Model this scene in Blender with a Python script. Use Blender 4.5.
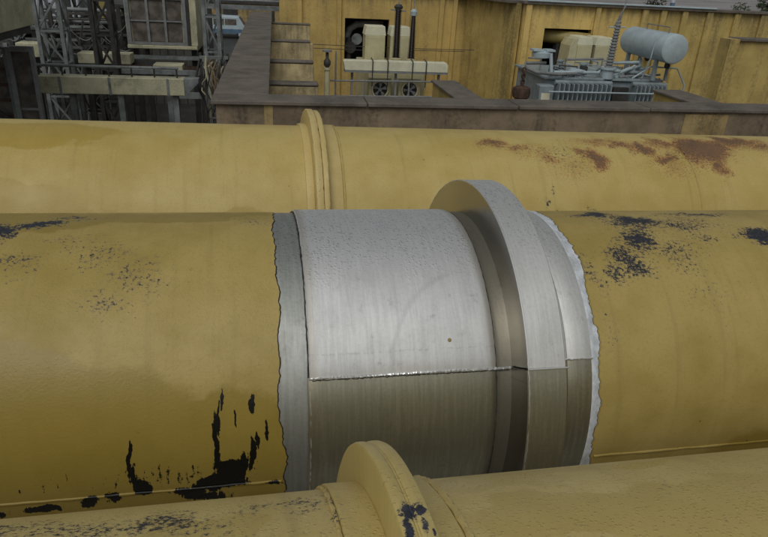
import bpy, math, random
from mathutils import Vector, Matrix
random.seed(7)
R_ = math.radians
S = bpy.context.scene
for o in list(bpy.data.objects):
    bpy.data.objects.remove(o)
COL = S.collection

# ------------------------------------------------------------------ camera, sky, sun, exposure
ZC = 6.5
cam_d = bpy.data.cameras.new('camera')
cam = bpy.data.objects.new('camera', cam_d); COL.objects.link(cam)
cam_d.sensor_width = 36.0
cam_d.lens = 650.0 / 768.0 * 36.0
cam_d.clip_start = 0.05; cam_d.clip_end = 3000
PITCH, ROLL = R_(24.8), R_(3.0)
fw = Vector((0, math.cos(PITCH), -math.sin(PITCH))); up = Vector((0, math.sin(PITCH), math.cos(PITCH))); rt = Vector((1, 0, 0))
r2 = rt * math.cos(ROLL) + up * math.sin(ROLL)
u2 = -rt * math.sin(ROLL) + up * math.cos(ROLL)
cam.matrix_world = Matrix(((r2.x, u2.x, -fw.x, 0), (r2.y, u2.y, -fw.y, 0), (r2.z, u2.z, -fw.z, ZC), (0, 0, 0, 1)))
S.camera = cam

SUN_EL, SUN_AZ = R_(52), R_(192)          # azimuth clockwise from +Y
w = bpy.data.worlds.new('World'); S.world = w; w.use_nodes = True
nt = w.node_tree; bg = nt.nodes['Background']
sky = nt.nodes.new('ShaderNodeTexSky'); sky.sky_type = 'NISHITA'; sky.sun_disc = False
sky.sun_elevation = SUN_EL; sky.sun_rotation = SUN_AZ; sky.dust_density = 4.0; sky.air_density = 1.0
hs = nt.nodes.new('ShaderNodeHueSaturation'); hs.inputs['Saturation'].default_value = 0.22
nt.links.new(sky.outputs[0], hs.inputs['Color']); tn = nt.nodes.new('ShaderNodeMix'); tn.data_type = 'RGBA'; tn.blend_type = 'MULTIPLY'; tn.inputs[0].default_value = 1.0; tn.inputs[7].default_value = (0.985, 1.0, 0.965, 1)
nt.links.new(hs.outputs[0], tn.inputs[6]); nt.links.new(tn.outputs[2], bg.inputs['Color'])
bg.inputs['Strength'].default_value = 0.095
sd = bpy.data.lights.new('sun', 'SUN'); sd.energy = 1.0; sd.angle = R_(35); sd.color = (1.0, 0.985, 0.93)
sun = bpy.data.objects.new('sun', sd); COL.objects.link(sun)
sdir = Vector((math.sin(SUN_AZ) * math.cos(SUN_EL), math.cos(SUN_AZ) * math.cos(SUN_EL), math.sin(SUN_EL)))
sun.rotation_euler = sdir.to_track_quat('Z', 'Y').to_euler(); sun.location = (0, 0, 40)
S.view_settings.view_transform = 'Standard'; S.view_settings.look = 'None'
S.view_settings.gamma = 1.0; S.view_settings.exposure = -0.68
S.render.engine = 'CYCLES'
S.cycles.max_bounces = 5; S.cycles.diffuse_bounces = 3; S.cycles.glossy_bounces = 3

# ------------------------------------------------------------------ node helpers
class X:
    """tiny expression wrapper around a scalar socket"""
    nt = None
    def __init__(self, s): self.s = s
    @staticmethod
    def op(o, *a, clamp=False):
        n = X.nt.nodes.new('ShaderNodeMath'); n.operation = o; n.use_clamp = clamp
        for i, v in enumerate(a):
            if isinstance(v, X): X.nt.links.new(v.s, n.inputs[i])
            else: n.inputs[i].default_value = float(v)
        return X(n.outputs[0])
    def __add__(a, b): return X.op('ADD', a, b)
    __radd__ = __add__
    def __sub__(a, b): return X.op('SUBTRACT', a, b)
    def __rsub__(a, b): return X.op('SUBTRACT', b, a)
    def __mul__(a, b): return X.op('MULTIPLY', a, b)
    __rmul__ = __mul__
    def __truediv__(a, b): return X.op('DIVIDE', a, b)
    def __neg__(a): return X.op('MULTIPLY', a, -1)
def mx(a, b): return X.op('MAXIMUM', a, b)
def mn(a, b): return X.op('MINIMUM', a, b)
def step(x, a, b):
    n = X.nt.nodes.new('ShaderNodeMapRange'); n.interpolation_type = 'SMOOTHSTEP'
    X.nt.links.new(x.s, n.inputs[0]); n.inputs[1].default_value = a; n.inputs[2].default_value = b
    return X(n.outputs[0])
def objco():
    n = X.nt.nodes.new('ShaderNodeTexCoord'); return n.outputs['Object']
def sep(v):
    n = X.nt.nodes.new('ShaderNodeSeparateXYZ'); X.nt.links.new(v, n.inputs[0]); return [X(o) for o in n.outputs]
def vscale(v, sc):
    n = X.nt.nodes.new('ShaderNodeMapping'); X.nt.links.new(v, n.inputs[0]); n.inputs['Scale'].default_value = sc; return n.outputs[0]
def comb(a, b, c):
    n = X.nt.nodes.new('ShaderNodeCombineXYZ')
    for i, v in enumerate((a, b, c)):
        if isinstance(v, X): X.nt.links.new(v.s, n.inputs[i])
        else: n.inputs[i].default_value = v
    return n.outputs[0]
def noise(v, scale, detail=4, rough=0.55):
    n = X.nt.nodes.new('ShaderNodeTexNoise'); X.nt.links.new(v, n.inputs['Vector'])
    n.inputs['Scale'].default_value = scale; n.inputs['Detail'].default_value = detail; n.inputs['Roughness'].default_value = rough
    return X(n.outputs[0])
def voro(v, scale, feature='F1', rnd=1.0):
    n = X.nt.nodes.new('ShaderNodeTexVoronoi'); X.nt.links.new(v, n.inputs['Vector']); n.feature = feature
    n.inputs['Scale'].default_value = scale; n.inputs['Randomness'].default_value = rnd
    return X(n.outputs['Distance']), n.outputs['Color']
def mixc(f, a, b):
    n = X.nt.nodes.new('ShaderNodeMix'); n.data_type = 'RGBA'
    if isinstance(f, X): X.nt.links.new(f.s, n.inputs[0])
    else: n.inputs[0].default_value = f
    for i, c in ((6, a), (7, b)):
        if isinstance(c, (tuple, list)): n.inputs[i].default_value = (*c, 1)
        else: X.nt.links.new(c, n.inputs[i])
    return n.outputs[2]
def newmat(name):
    m = bpy.data.materials.new(name); m.use_nodes = True; X.nt = m.node_tree
    return m, m.node_tree.nodes['Principled BSDF']
def setin(b, k, v):
    if isinstance(v, X): X.nt.links.new(v.s, b.inputs[k])
    elif isinstance(v, bpy.types.NodeSocket): X.nt.links.new(v, b.inputs[k])
    elif isinstance(v, tuple): b.inputs[k].default_value = (*v, 1)
    else: b.inputs[k].default_value = v
def bump(b, h, dist, strength=1.0):
    n = X.nt.nodes.new('ShaderNodeBump'); n.inputs['Distance'].default_value = dist; n.inputs['Strength'].default_value = strength
    X.nt.links.new(h.s, n.inputs['Height']); X.nt.links.new(n.outputs[0], b.inputs['Normal'])

def blobs(s, t, lst):
    """largest of a list of soft elliptical patches (s0, t0, half width, half height, weight)"""
    F = None
    for (s0, t0, ws, wt, wgt) in lst:
        ds = (s - s0) * (1.0 / ws); dt = (t - t0) * (1.0 / wt)
        d = X.op('SQRT', ds * ds + dt * dt)
        v = (1.0 - d) * wgt
        F = v if F is None else mx(F, v)
    return mx(F, 0.0)

PR = 0.5
def duct_coords():
    v = objco(); x, y, z = sep(v)
    phi = X.op('ARCTAN2', -y, z)
    return v, x, phi * (180 / math.pi)

def paint(name, peel=(), rust=(), wet=(), drips=(), pale=(0.49, 0.385, 0.135), rich=(0.385, 0.275, 0.045), drop=0.5, coat=(0.020, 0.022, 0.030), warp=1.0):
    """weathered yellow enamel on a duct: s = metres along it, t = degrees round it from the top"""
    m, b = newmat(name)
    v, s, t = duct_coords()
    arc = t * (PR * math.pi / 180)
    uv = comb(s, arc, 0.0)
    big = noise(uv, 1.6, 3); mid = noise(uv, 9, 4); fine = noise(uv, 90, 4, 0.75); crumb = noise(uv, 88, 5, 0.80) - 0.5
    col = mixc(step(big * 0.6 + mid * 0.4, 0.38, 0.66), pale, tuple(0.5 * (a + c) * 0.95 for a, c in zip(pale, rich)))
    col = mixc(step(fine, 0.50, 0.72) * 0.45, col, tuple(c * 0.66 for c in pale))
    # faint runs washed down the sides
    runs = noise(comb(s * 26.0, arc * 1.1, 0.0), 1.0, 3, 0.6)
    col = mixc(step(runs, 0.52, 0.8) * 0.25, col, (0.22, 0.165, 0.065))
    rough = 0.52 + (mid - 0.5) * 0.25
    wm = None
    if wet:
        ww = (noise(uv, 3.2, 5, 0.6) - 0.5)
        W = blobs(s + ww * 0.26, t + ww * 30.0 + (mid - 0.5) * 8.0, wet)
        wm = step(W + (fine - 0.5) * 0.05, 0.10, 0.22)
        col = mixc(wm * 0.68, col, mixc(mid, rich, tuple(c * 0.85 for c in rich)))
        rough = rough - wm * 0.12
    # pin-prick chips
    d, c = voro(uv, 42)
    cn = X.nt.nodes.new('ShaderNodeSeparateColor'); X.nt.links.new(c, cn.inputs[0]); cr = X(cn.outputs[0])
    mask = step(cr, 0.88, 0.92) * (1.0 - step(d, 0.05, 0.15)) * step(mid, 0.50, 0.62)
    wa = noise(uv, 8, 4, 0.6) - 0.5; wb = mid - 0.5
    if peel:
        P = blobs(s + wa * (0.20 * warp), t + wb * (22.0 * warp), peel)
        pv = P * 0.40 + crumb * 2.1
        col = mixc(step(pv, 0.26, 0.40) * step(P, 0.0, 0.10) * 0.45, col, (0.24, 0.19, 0.12))
        mask = mx(mask, step(pv, 0.40, 0.48) * step(P, 0.0, 0.06))
    if drips:
        dn = noise(comb(s * 75.0, t * 0.13, 0.0), 1.0, 4, 0.7) - 0.5
        D = blobs(s + wa * 0.05, t + wb * 9.0, drips)
        dm = step(D * 0.7 + dn * 1.3 + crumb * 0.75, 0.30, 0.34) * step(D, 0.0, 0.10)
    if rust:
        P = blobs(s + wa * 0.26, t + wb * 24.0, rust)
        rm = step(P * 0.75 + crumb * 1.5, 0.14, 0.70) * step(P, 0.0, 0.08)
        rs = step(P * 0.5 + (fine - 0.5) * 2.0, 0.36, 0.46) * step(P, 0.0, 0.05)
        rc = mixc(step(mid * 0.5 + fine * 0.5, 0.42, 0.60), (0.40, 0.165, 0.050), (0.24, 0.105, 0.050))
        col = mixc(rm * 0.78, col, rc)
        col = mixc(rs * 0.62, col, (0.065, 0.05, 0.05))
        rough = rough + rm * 0.25
    pc = mixc(step(fine, 0.4, 0.7), coat, tuple(c * 2.4 for c in coat))
    col = mixc(mask, col, pc)
    if drips: col = mixc(dm, col, (0.006, 0.006, 0.005))
    rough = rough + mask * 0.12
    # standing rain drops
    dd, dc = voro(uv, 150)
    dn2 = X.nt.nodes.new('ShaderNodeSeparateColor'); X.nt.links.new(dc, dn2.inputs[0]); rr = X(dn2.outputs[1])
    dome = mx(1.0 - dd / (rr * 0.36 + 0.14), 0.0)
    dome = X.op('SQRT', dome) * step(rr, 0.25, 0.5)
    dome = dome * (1.0 - step(X.op('ABSOLUTE', t), 35.0, 75.0))
    h = dome * (1.3 * drop) + noise(uv, 120, 2, 0.6) * 0.5
    rough = rough - dome * 0.3 * drop
    setin(b, 'Base Color', col); setin(b, 'Roughness', X.op('MAXIMUM', rough, 0.12)); b.inputs['Specular IOR Level'].default_value = 0.45
    bump(b, h, 0.0012, 1.0)
    return m

def metal(name, c0=(0.86, 0.87, 0.87), c1=(0.70, 0.71, 0.71), rough=0.55, drop=0.0, crease=False, streak=1.0, spread=0.12, metallic=0.9, tint=()):
    m, b = newmat(name)
    v, s, t = duct_coords()
    arc = t * (PR * math.pi / 180); uv = comb(s, arc, 0.0)
    brush = noise(comb(s * 90.0, arc * 5.0, 0.0), 1.0, 4, 0.7)
    cloud = noise(uv, 6, 5, 0.6); fine = noise(uv, 110, 4, 0.7)
    f = step(brush * 0.48 * streak + cloud * 0.40 + fine * 0.25, 0.40, 0.74)
    col = mixc(f, c0, c1)
    blot = step(noise(uv, 19, 5, 0.75), 0.56, 0.74)
    col = mixc(blot * 0.40, col, tuple(c * 0.62 for c in c1))
    scr = step(noise(comb(s * 4.0 + arc * 3.0, arc * 160.0 - s * 30.0, 0.0), 1.0, 3, 0.7), 0.66, 0.74) * step(cloud, 0.45, 0.65)
    col = mixc(scr * 0.30, col, tuple(min(1.0, c * 1.15) for c in c0))
    if tint:
        for s0 in tint:
            hz = (1.0 - step(X.op('ABSOLUTE', s - s0) + (cloud - 0.5) * 0.03, 0.0, 0.030))
            col = mixc(hz * 0.45, col, (0.36, 0.31, 0.22))
        hz = (1.0 - step(X.op('ABSOLUTE', t - 61.0) + (cloud - 0.5) * 5.0, 0.0, 4.0))
        col = mixc(hz * 0.30, col, (0.40, 0.36, 0.27))
    r = rough + (cloud - 0.5) * spread * 2 + (brush - 0.5) * spread + blot * 0.08
    h = brush * 0.10 * streak + fine * 0.25
    if drop:
        dd, dc = voro(uv, 125)
        sc_ = X.nt.nodes.new('ShaderNodeSeparateColor'); X.nt.links.new(dc, sc_.inputs[0]); rr = X(sc_.outputs[1])
        dome = mx(1.0 - dd / (rr * 0.40 + 0.16), 0.0)
        dome = X.op('SQRT', dome) * step(rr, 0.1, 0.4) * (1.0 - step(t + (cloud - 0.5) * 30.0, 6.0, 38.0))
        h = h + dome * 2.0 * drop
        col = mixc(dome * 0.6, col, tuple(c * 0.5 for c in c1))
    if crease:
        ds = (s - 0.62) * (1 / 0.25) + (cloud - 0.5) * 0.12; dt = (t - 62.0) * (1 / 33.0)
        ring = X.op('ABSOLUTE', X.op('SQRT', ds * ds + dt * dt) - 1.0)
        arcm = (1.0 - step(ring, 0.0, 0.05)) * step(0.60 - s, -0.03, 0.08)
        h = h - arcm * 0.35
        col = mixc(arcm * 0.22, col, tuple(c * 0.7 for c in c1))
        ln = (1.0 - step(X.op('ABSOLUTE', t - 54.5 - (cloud - 0.5) * 3.0), 0.0, 0.45)) * step(fine, 0.42, 0.6)
        col = mixc(ln * 0.25, col, tuple(c * 0.5 for c in c1))
    setin(b, 'Base Color', col); setin(b, 'Roughness', r); b.inputs['Metallic'].default_value = metallic
    bump(b, h, 0.0010, 0.8)
    return m

def solid(name, col, rough=0.6, var=0.25, scale=6.0, dirt=None, dirt_amt=0.5, metallic=0.0, bmp=0.004, streak=False, top=None):
    m, b = newmat(name)
    v = objco()
    n1 = noise(v, scale, 6, 0.6); n2 = noise(v, scale * 9, 4, 0.6)
    c = mixc(step(n1, 0.3, 0.7), tuple(x * (1 + var) for x in col), tuple(x * (1 - var) for x in col))
    if dirt:
        vv = vscale(v, (6.0, 6.0, 0.5)) if streak else v
        n3 = noise(vv, scale * (0.25 if streak else 0.7), 6, 0.7)
        c = mixc(step(n3 * 0.7 + n2 * 0.3, 0.46, 0.68) * dirt_amt, c, dirt)
    if top:                                      # sooty runs under the wall head, height counted from the thing's base
        z = sep(v)[2]; rn = noise(vscale(v, (5.0, 5.0, 0.6)), 1.0, 5, 0.7)
        c = mixc(step((z - top) * 0.55 + rn * 1.5, 0.40, 0.90) * 0.55, c, (0.12, 0.10, 0.065))
    setin(b, 'Base Color', c); setin(b, 'Roughness', rough + (n2 - 0.5) * 0.25); b.inputs['Metallic'].default_value = metallic
    if bmp: bump(b, n2 + n1, bmp)
    return m

# ------------------------------------------------------------------ mesh helpers
class MB:
    def __init__(self): self.v = []; self.f = []; self.mi = []
    def box(self, x0, x1, y0, y1, z0, z1):
        k = len(self.v)
        self.v += [(x, y, z) for x in (x0, x1) for y in (y0, y1) for z in (z0, z1)]
        q = [(0, 1, 3, 2), (4, 6, 7, 5), (0, 4, 5, 1), (2, 3, 7, 6), (0, 2, 6, 4), (1, 5, 7, 3)]
        self.f += [tuple(k + i for i in p) for p in q]; return self
    def prism(self, pts, y0, y1):
        """polygon in x,z pushed along y"""
        k = len(self.v); n = len(pts)
        self.v += [(x, y0, z) for x, z in pts] + [(x, y1, z) for x, z in pts]
        self.f += [tuple(k + i for i in range(n)), tuple(k + n + i for i in reversed(range(n)))]
        for i in range(n):
            j = (i + 1) % n; self.f.append((k + j, k + i, k + n + i, k + n + j))
        return self
    def tube(self, path, r, sides=8, cap=True):
        path = [Vector(p) for p in path]; k0 = len(self.v); n = len(path)
        rs = r if isinstance(r, (list, tuple)) else [r] * n
        for i, p in enumerate(path):
            d = (path[min(i + 1, n - 1)] - path[max(i - 1, 0)]).normalized()
            a = d.orthogonal().normalized() if i == 0 else (pa - d * pa.dot(d)).normalized()
            pa = a; b = d.cross(a)
            for j in range(sides):
                t = 2 * math.pi * j / sides
                self.v.append(tuple(p + (a * math.cos(t) + b * math.sin(t)) * rs[i]))
        for i in range(n - 1):
            for j in range(sides):
                j2 = (j + 1) % sides
                self.f.append((k0 + i * sides + j, k0 + i * sides + j2, k0 + (i + 1) * sides + j2, k0 + (i + 1) * sides + j))
        if cap:
            self.f.append(tuple(k0 + j for j in reversed(range(sides)))); self.f.append(tuple(k0 + (n - 1) * sides + j for j in range(sides)))
        return self
    def bar(self, p, q, w=0.05, h=None):
        """square bar from p to q"""
        h = h or w; p = Vector(p); q = Vector(q); d = (q - p).normalized()
        a = Vector((0, 0, 1)).cross(d)
        if a.length < 1e-3: a = Vector((1, 0, 0))
        a.normalize(); b = d.cross(a); k = len(self.v)
        for c in (p, q):
            for sa, sb in ((-1, -1), (1, -1), (1, 1), (-1, 1)):
                self.v.append(tuple(c + a * sa * w / 2 + b * sb * h / 2))
        self.f += [(k, k + 3, k + 2, k + 1), (k + 4, k + 5, k + 6, k + 7)] + [(k + i, k + (i + 1) % 4, k + 4 + (i + 1) % 4, k + 4 + i) for i in range(4)]
        return self
    def lathe(self, prof, c=(0, 0, 0), sides=24, axis='z', caps=True):
        """prof = [(radius, height)]"""
        k = len(self.v); n = len(prof)
        for r, h in prof:
            for j in range(sides):
                t = 2 * math.pi * j / sides; a, b = r * math.cos(t), r * math.sin(t)
                p = (a, b, h) if axis == 'z' else (a, h, b) if axis == 'y' else (h, a, b)
                self.v.append((c[0] + p[0], c[1] + p[1], c[2] + p[2]))
        for i in range(n - 1):
            for j in range(sides):
                j2 = (j + 1) % sides
                self.f.append((k + i * sides + j, k + i * sides + j2, k + (i + 1) * sides + j2, k + (i + 1) * sides + j))
        if caps:
            self.f.append(tuple(k + j for j in reversed(range(sides)))); self.f.append(tuple(k + (n - 1) * sides + j for j in range(sides)))
        return self
    def build(self, name, mat, parent=None, smooth=False, bevel=0.0, off=(0, 0, 0)):
        me = bpy.data.meshes.new(name)
        me.from_pydata([(x - off[0], y - off[1], z - off[2]) for x, y, z in self.v], [], self.f)
        for mm in (mat if isinstance(mat, (list, tuple)) else [mat]): me.materials.append(mm)
        if self.mi:
            me.polygons.foreach_set('material_index', self.mi)
        import bmesh
        bm = bmesh.new(); bm.from_mesh(me); bmesh.ops.recalc_face_normals(bm, faces=bm.faces)
        if bevel:
            bmesh.ops.bevel(bm, geom=[e for e in bm.edges if len(e.link_faces) == 2 and e.calc_face_angle(0) > 0.6], offset=bevel, segments=1, affect='EDGES')
        bm.to_mesh(me); bm.free()
        if smooth:
            for p in me.polygons: p.use_smooth = True
            me.set_sharp_from_angle(angle=R_(40))
        o = bpy.data.objects.new(name, me); COL.objects.link(o)
        if parent: o.parent = parent
        return o

def tag(o, label=None, cat=None, group=None, kind=None):
    if label: o['label'] = label
    if cat: o['category'] = cat
    if group: o['group'] = group
    if kind: o['kind'] = kind
    return o
# the plant's walls stand square to each other, turned 10 degrees from the view
YAW = R_(10)
ex = Vector((math.cos(YAW), math.sin(YAW), 0)); ey = Vector((-math.sin(YAW), math.cos(YAW), 0))
def plant(x, y, z): return ex * x + ey * y + Vector((0, 0, z + ZC))     # z counts from the camera's height
GZ = -6.5
class Thing:
    """an Empty at the thing's base; parts are written in plant coordinates"""
    def __init__(s, name, label, cat, base, group=None):
        s.base = base
        s.o = bpy.data.objects.new(name, None); s.o.empty_display_size = 0.2; COL.objects.link(s.o)
        s.o.location = plant(*base); s.o.rotation_euler = (0, 0, YAW)
        tag(s.o, label, cat, group)
    def part(s, name, mb, mat, parent=None, **k):
        return mb.build(name, mat, parent or s.o, off=s.base, **k)
def lone(name, mb, mat, base, label=None, cat=None, group=None, kind=None, **k):
    o = mb.build(name, mat, None, off=base, **k); o.location = plant(*base); o.rotation_euler = (0, 0, YAW)
    return tag(o, label, cat, group, kind)

# ------------------------------------------------------------------ materials of the plant
M = {}
M['ground'] = solid('ground_earth', (0.30, 0.285, 0.285), 0.9, 0.2, 0.05, (0.10, 0.09, 0.08), 0.6)
M['yard'] = solid('yard_wet_asphalt', (0.035, 0.034, 0.033), 0.5, 0.4, 0.8, (0.07, 0.06, 0.045), 0.5)  # wet asphalt, its colour darkened further to carry the deep yard's shade
M['slab'] = solid('roof_slab_concrete', (0.16, 0.145, 0.12), 0.7, 0.3, 1.0, (0.06, 0.055, 0.05), 0.6)
M['coping'] = solid('coping_concrete', (0.155, 0.133, 0.11), 0.75, 0.22, 2.5, (0.055, 0.047, 0.042), 0.6)
M['brownwall'] = solid('stained_wall', (0.23, 0.175, 0.115), 0.8, 0.3, 2.0, (0.055, 0.042, 0.035), 0.85, streak=True)
M['brownyellow'] = solid('flaking_yellow_wall', (0.34, 0.25, 0.11), 0.8, 0.3, 3.0, (0.06, 0.048, 0.038), 0.8, streak=True)
M['ywall'] = solid('yellow_wall_paint', (0.70, 0.505, 0.175), 0.75, 0.12, 1.2, (0.20, 0.135, 0.05), 0.55, streak=True, top=5.5)
M['ywall2'] = solid('yellow_wall_paint_dirty', (0.52, 0.385, 0.13), 0.75, 0.16, 1.4, (0.12, 0.095, 0.05), 0.7, streak=True, top=5.5)
M['ywall3'] = solid('yellow_wall_paint_old', (0.56, 0.40, 0.135), 0.75, 0.14, 1.3, (0.22, 0.155, 0.07), 0.55, streak=True, top=5.5)
M['yfin'] = solid('buttress_paint', (0.56, 0.455, 0.25), 0.8, 0.25, 3.0, (0.16, 0.125, 0.08), 0.85, streak=True, top=4.75)
M['cream'] = solid('cream_enamel', (0.55, 0.51, 0.32), 0.5, 0.1, 2.0, (0.28, 0.23, 0.12), 0.4)
M['creamlite'] = solid('pale_cream_enamel', (0.74, 0.73, 0.55), 0.5, 0.08, 2.0, (0.4, 0.34, 0.2), 0.3)
M['creamyard'] = solid('weathered_cream_steel', (0.54, 0.52, 0.36), 0.6, 0.15, 3.0, (0.13, 0.12, 0.08), 0.6)
M['olive'] = solid('olive_pipe_paint', (0.30, 0.24, 0.08), 0.5, 0.1, 2.0)
M['grey'] = solid('transformer_grey', (0.27, 0.325, 0.355), 0.5, 0.14, 3.0, (0.10, 0.10, 0.095), 0.5)
M['greylite'] = solid('light_grey_enamel', (0.44, 0.53, 0.58), 0.45, 0.08, 2.0, (0.22, 0.22, 0.2), 0.35)
M['steel'] = solid('blue_grey_steel', (0.20, 0.22, 0.225), 0.55, 0.3, 4.0, (0.05, 0.04, 0.03), 0.5)
M['galv'] = solid('galvanised_tube', (0.22, 0.23, 0.235), 0.5, 0.2, 5.0)
M['dark'] = solid('dark_steel', (0.045, 0.045, 0.044), 0.6, 0.4, 3.0, (0.05, 0.035, 0.025), 0.5)  # dark tone also stands in for shade in the yard and openings
M['darkclad'] = solid('dark_cladding', (0.065, 0.064, 0.058), 0.7, 0.4, 1.0, (0.055, 0.045, 0.035), 0.6, streak=True)  # cladding colour kept dark to carry the yard's shade
M['black'] = solid('black_rubber', (0.012, 0.012, 0.013), 0.6, 0.3)
M['porcelain'] = solid('brown_porcelain', (0.028, 0.016, 0.013), 0.25, 0.3, 5.0, bmp=0)
M['rustbrown'] = solid('rusty_iron', (0.085, 0.048, 0.033), 0.8, 0.4, 8.0, (0.04, 0.025, 0.02), 0.6)
M['white'] = solid('white_enamel', (0.50, 0.54, 0.60), 0.5, 0.08, 2.0)
M['blue'] = solid('blue_enamel', (0.10, 0.17, 0.26), 0.4, 0.15, 2.0)
M['leaf'] = solid('leaf_green', (0.055, 0.075, 0.035), 0.6, 0.5, 0.8, bmp=0)
M['bark'] = solid('bark', (0.09, 0.07, 0.05), 0.9, 0.3, 5.0)
def glassmat(name, c, r=0.12):
    m, b = newmat(name); n = noise(objco(), 4, 4)
    setin(b, 'Base Color', mixc(step(n, 0.35, 0.7), c, tuple(x * 2.2 for x in c))); b.inputs['Roughness'].default_value = r; b.inputs['Specular IOR Level'].default_value = 0.25
    return m
M['pane'] = glassmat('dusty_brown_glass', (0.085, 0.074, 0.064), 0.45)

# ------------------------------------------------------------------ setting
g = MB().box(-900, 900, -300, 1500, GZ - 0.5, GZ)
lone('ground', g, M['ground'], (0, 0, GZ), kind='structure')
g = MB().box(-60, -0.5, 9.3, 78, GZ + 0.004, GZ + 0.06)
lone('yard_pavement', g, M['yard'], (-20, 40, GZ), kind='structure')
g = MB().box(-0.1, 30, 9.3, 50, GZ + 0.004, GZ + 0.06)
lone('bay_floor', g, M['slab'], (10, 20, GZ), kind='structure')
g = MB().box(-14, 22, -5, 8.36, GZ + 0.004, -2.75)
lone('roof_slab', g, M['slab'], (0, 0, GZ), kind='structure')

# ------------------------------------------------------------------ bus ducts
da = Vector((0.97530878, 0.21987501, -0.0206826)); dn_ = Vector((-0.21992205, 0.97551745, 0.0)); du = Vector((0.02017624, 0.00454856, 0.99978609))
D0, S1, S2, HH = 1.8303597, 1.3001665, 1.2442424, 1.2
def duct(name, label, dist):
    o = bpy.data.objects.new(name, None); COL.objects.link(o); o.empty_display_size = 0.3
    p = dn_ * dist - du * HH + Vector((0, 0, ZC))
    o.matrix_world = Matrix(((da.x, dn_.x, du.x, p.x), (da.y, dn_.y, du.y, p.y), (da.z, dn_.z, du.z, p.z), (0, 0, 0, 1)))
    return tag(o, label, 'bus duct', 'three parallel bus ducts')
def cp(s, phi, r):
    t = R_(phi); return (s, -r * math.sin(t), r * math.cos(t))
def ragged(seed, amp, fine):
    """torn paint edge: slow wander plus bites of uneven size"""
    rnd = random.Random(seed)
    def table(n): return [rnd.uniform(-1, 1) for _ in range(n)]
    octs = [(table(n), n, a) for n, a in ((9, 0.8), (23, 0.9), (57, 0.8), (131, 0.55))]
    rr = random.Random(seed + 100)
    def f(phi):
        u = ((phi + 180) / 360) % 1.0; v = 0
        for tb, n, a in octs:
            q = u * n; i = int(q) % n; k = q - int(q); k = k * k * (3 - 2 * k)
            v += a * (tb[i] * (1 - k) + tb[(i + 1) % n] * k)
        return v * amp + rr.uniform(-1, 1) * fine
    return f
def shell(prof, p0=-180.0, p1=180.0, n=160, rag0=None, rag1=None, nrag=1):
    """skin of revolution along the duct; prof = [(s, r)]; ragged offsets move the first / last rings"""
    mb = MB(); full = abs(p1 - p0 - 360) < 1e-6; cols = n if full else n + 1; m = len(prof)
    for j in range(cols):
        phi = p0 + (p1 - p0) * j / n
        o0 = rag0(phi) if rag0 else 0; o1 = rag1(phi) if rag1 else 0
        for i, (s, r) in enumerate(prof):
            if rag0 and i < nrag: s += o0
            if rag1 and i >= m - nrag: s += o1
            mb.v.append(cp(s, phi, r))
    for j in range(n):
        k, k2 = j * m, ((j + 1) % cols) * m
        for i in range(m - 1):
            mb.f.append((k + i, k + i + 1, k2 + i + 1, k2 + i))
    if not full:                               # closed ends for thick rings
        if prof[0] == prof[-1]:
            mb.f.append(tuple(range(m - 1))); mb.f.append(tuple((cols - 1) * m + i for i in reversed(range(m - 1))))
    return mb
def ring(s0, s1, r0, r1, p0=-180.0, p1=180.0, n=160, bev=0.003):
    e = bev
    prof = [(s0, r0), (s0, r1 - e), (s0 + e * 0.3, r1 - e * 0.3), (s0 + e, r1), (s1 - e, r1), (s1 - e * 0.3, r1 - e * 0.3), (s1, r1 - e), (s1, r0)]
    return shell(prof, p0, p1, n)
def bead_along(s0, s1, phi, r, rad, seed, n=90, dphi=0.0):
    rnd = random.Random(seed)
    path = [cp(s0 + (s1 - s0) * i / n, phi + dphi * i / n + rnd.uniform(-0.12, 0.12), r + rnd.uniform(-0.0006, 0.0006)) for i in range(n + 1)]
    return MB().tube(path, [rad * rnd.uniform(0.75, 1.25) for _ in path], 7)
def bead_round(s, r, rad, seed, p0=-120.0, p1=150.0, n=220):
    rnd = random.Random(seed)
    path = [cp(s + rnd.uniform(-0.0008, 0.0008), p0 + (p1 - p0) * i / n, r + rnd.uniform(-0.0005, 0.0005)) for i in range(n + 1)]
    return MB().tube(path, [rad * rnd.uniform(0.75, 1.25) for _ in path], 7)
def legs(root, mats, ss, r=PR):
    for s in ss:                                # saddle stands out of the picture carry the ducts on the roof slab
        st = MB().box(s - 0.06, s + 0.06, -0.30, -0.24, -1.545, -0.40).box(s - 0.06, s + 0.06, 0.24, 0.30, -1.545, -0.40).box(s - 0.12, s + 0.12, -0.42, 0.42, -0.46, -0.40)
        st.build('support_stand', mats, root)
def dense(s0, s1, r, k):
    return [(s0 + (s1 - s0) * i / k, r) for i in range(k + 1)]

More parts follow.
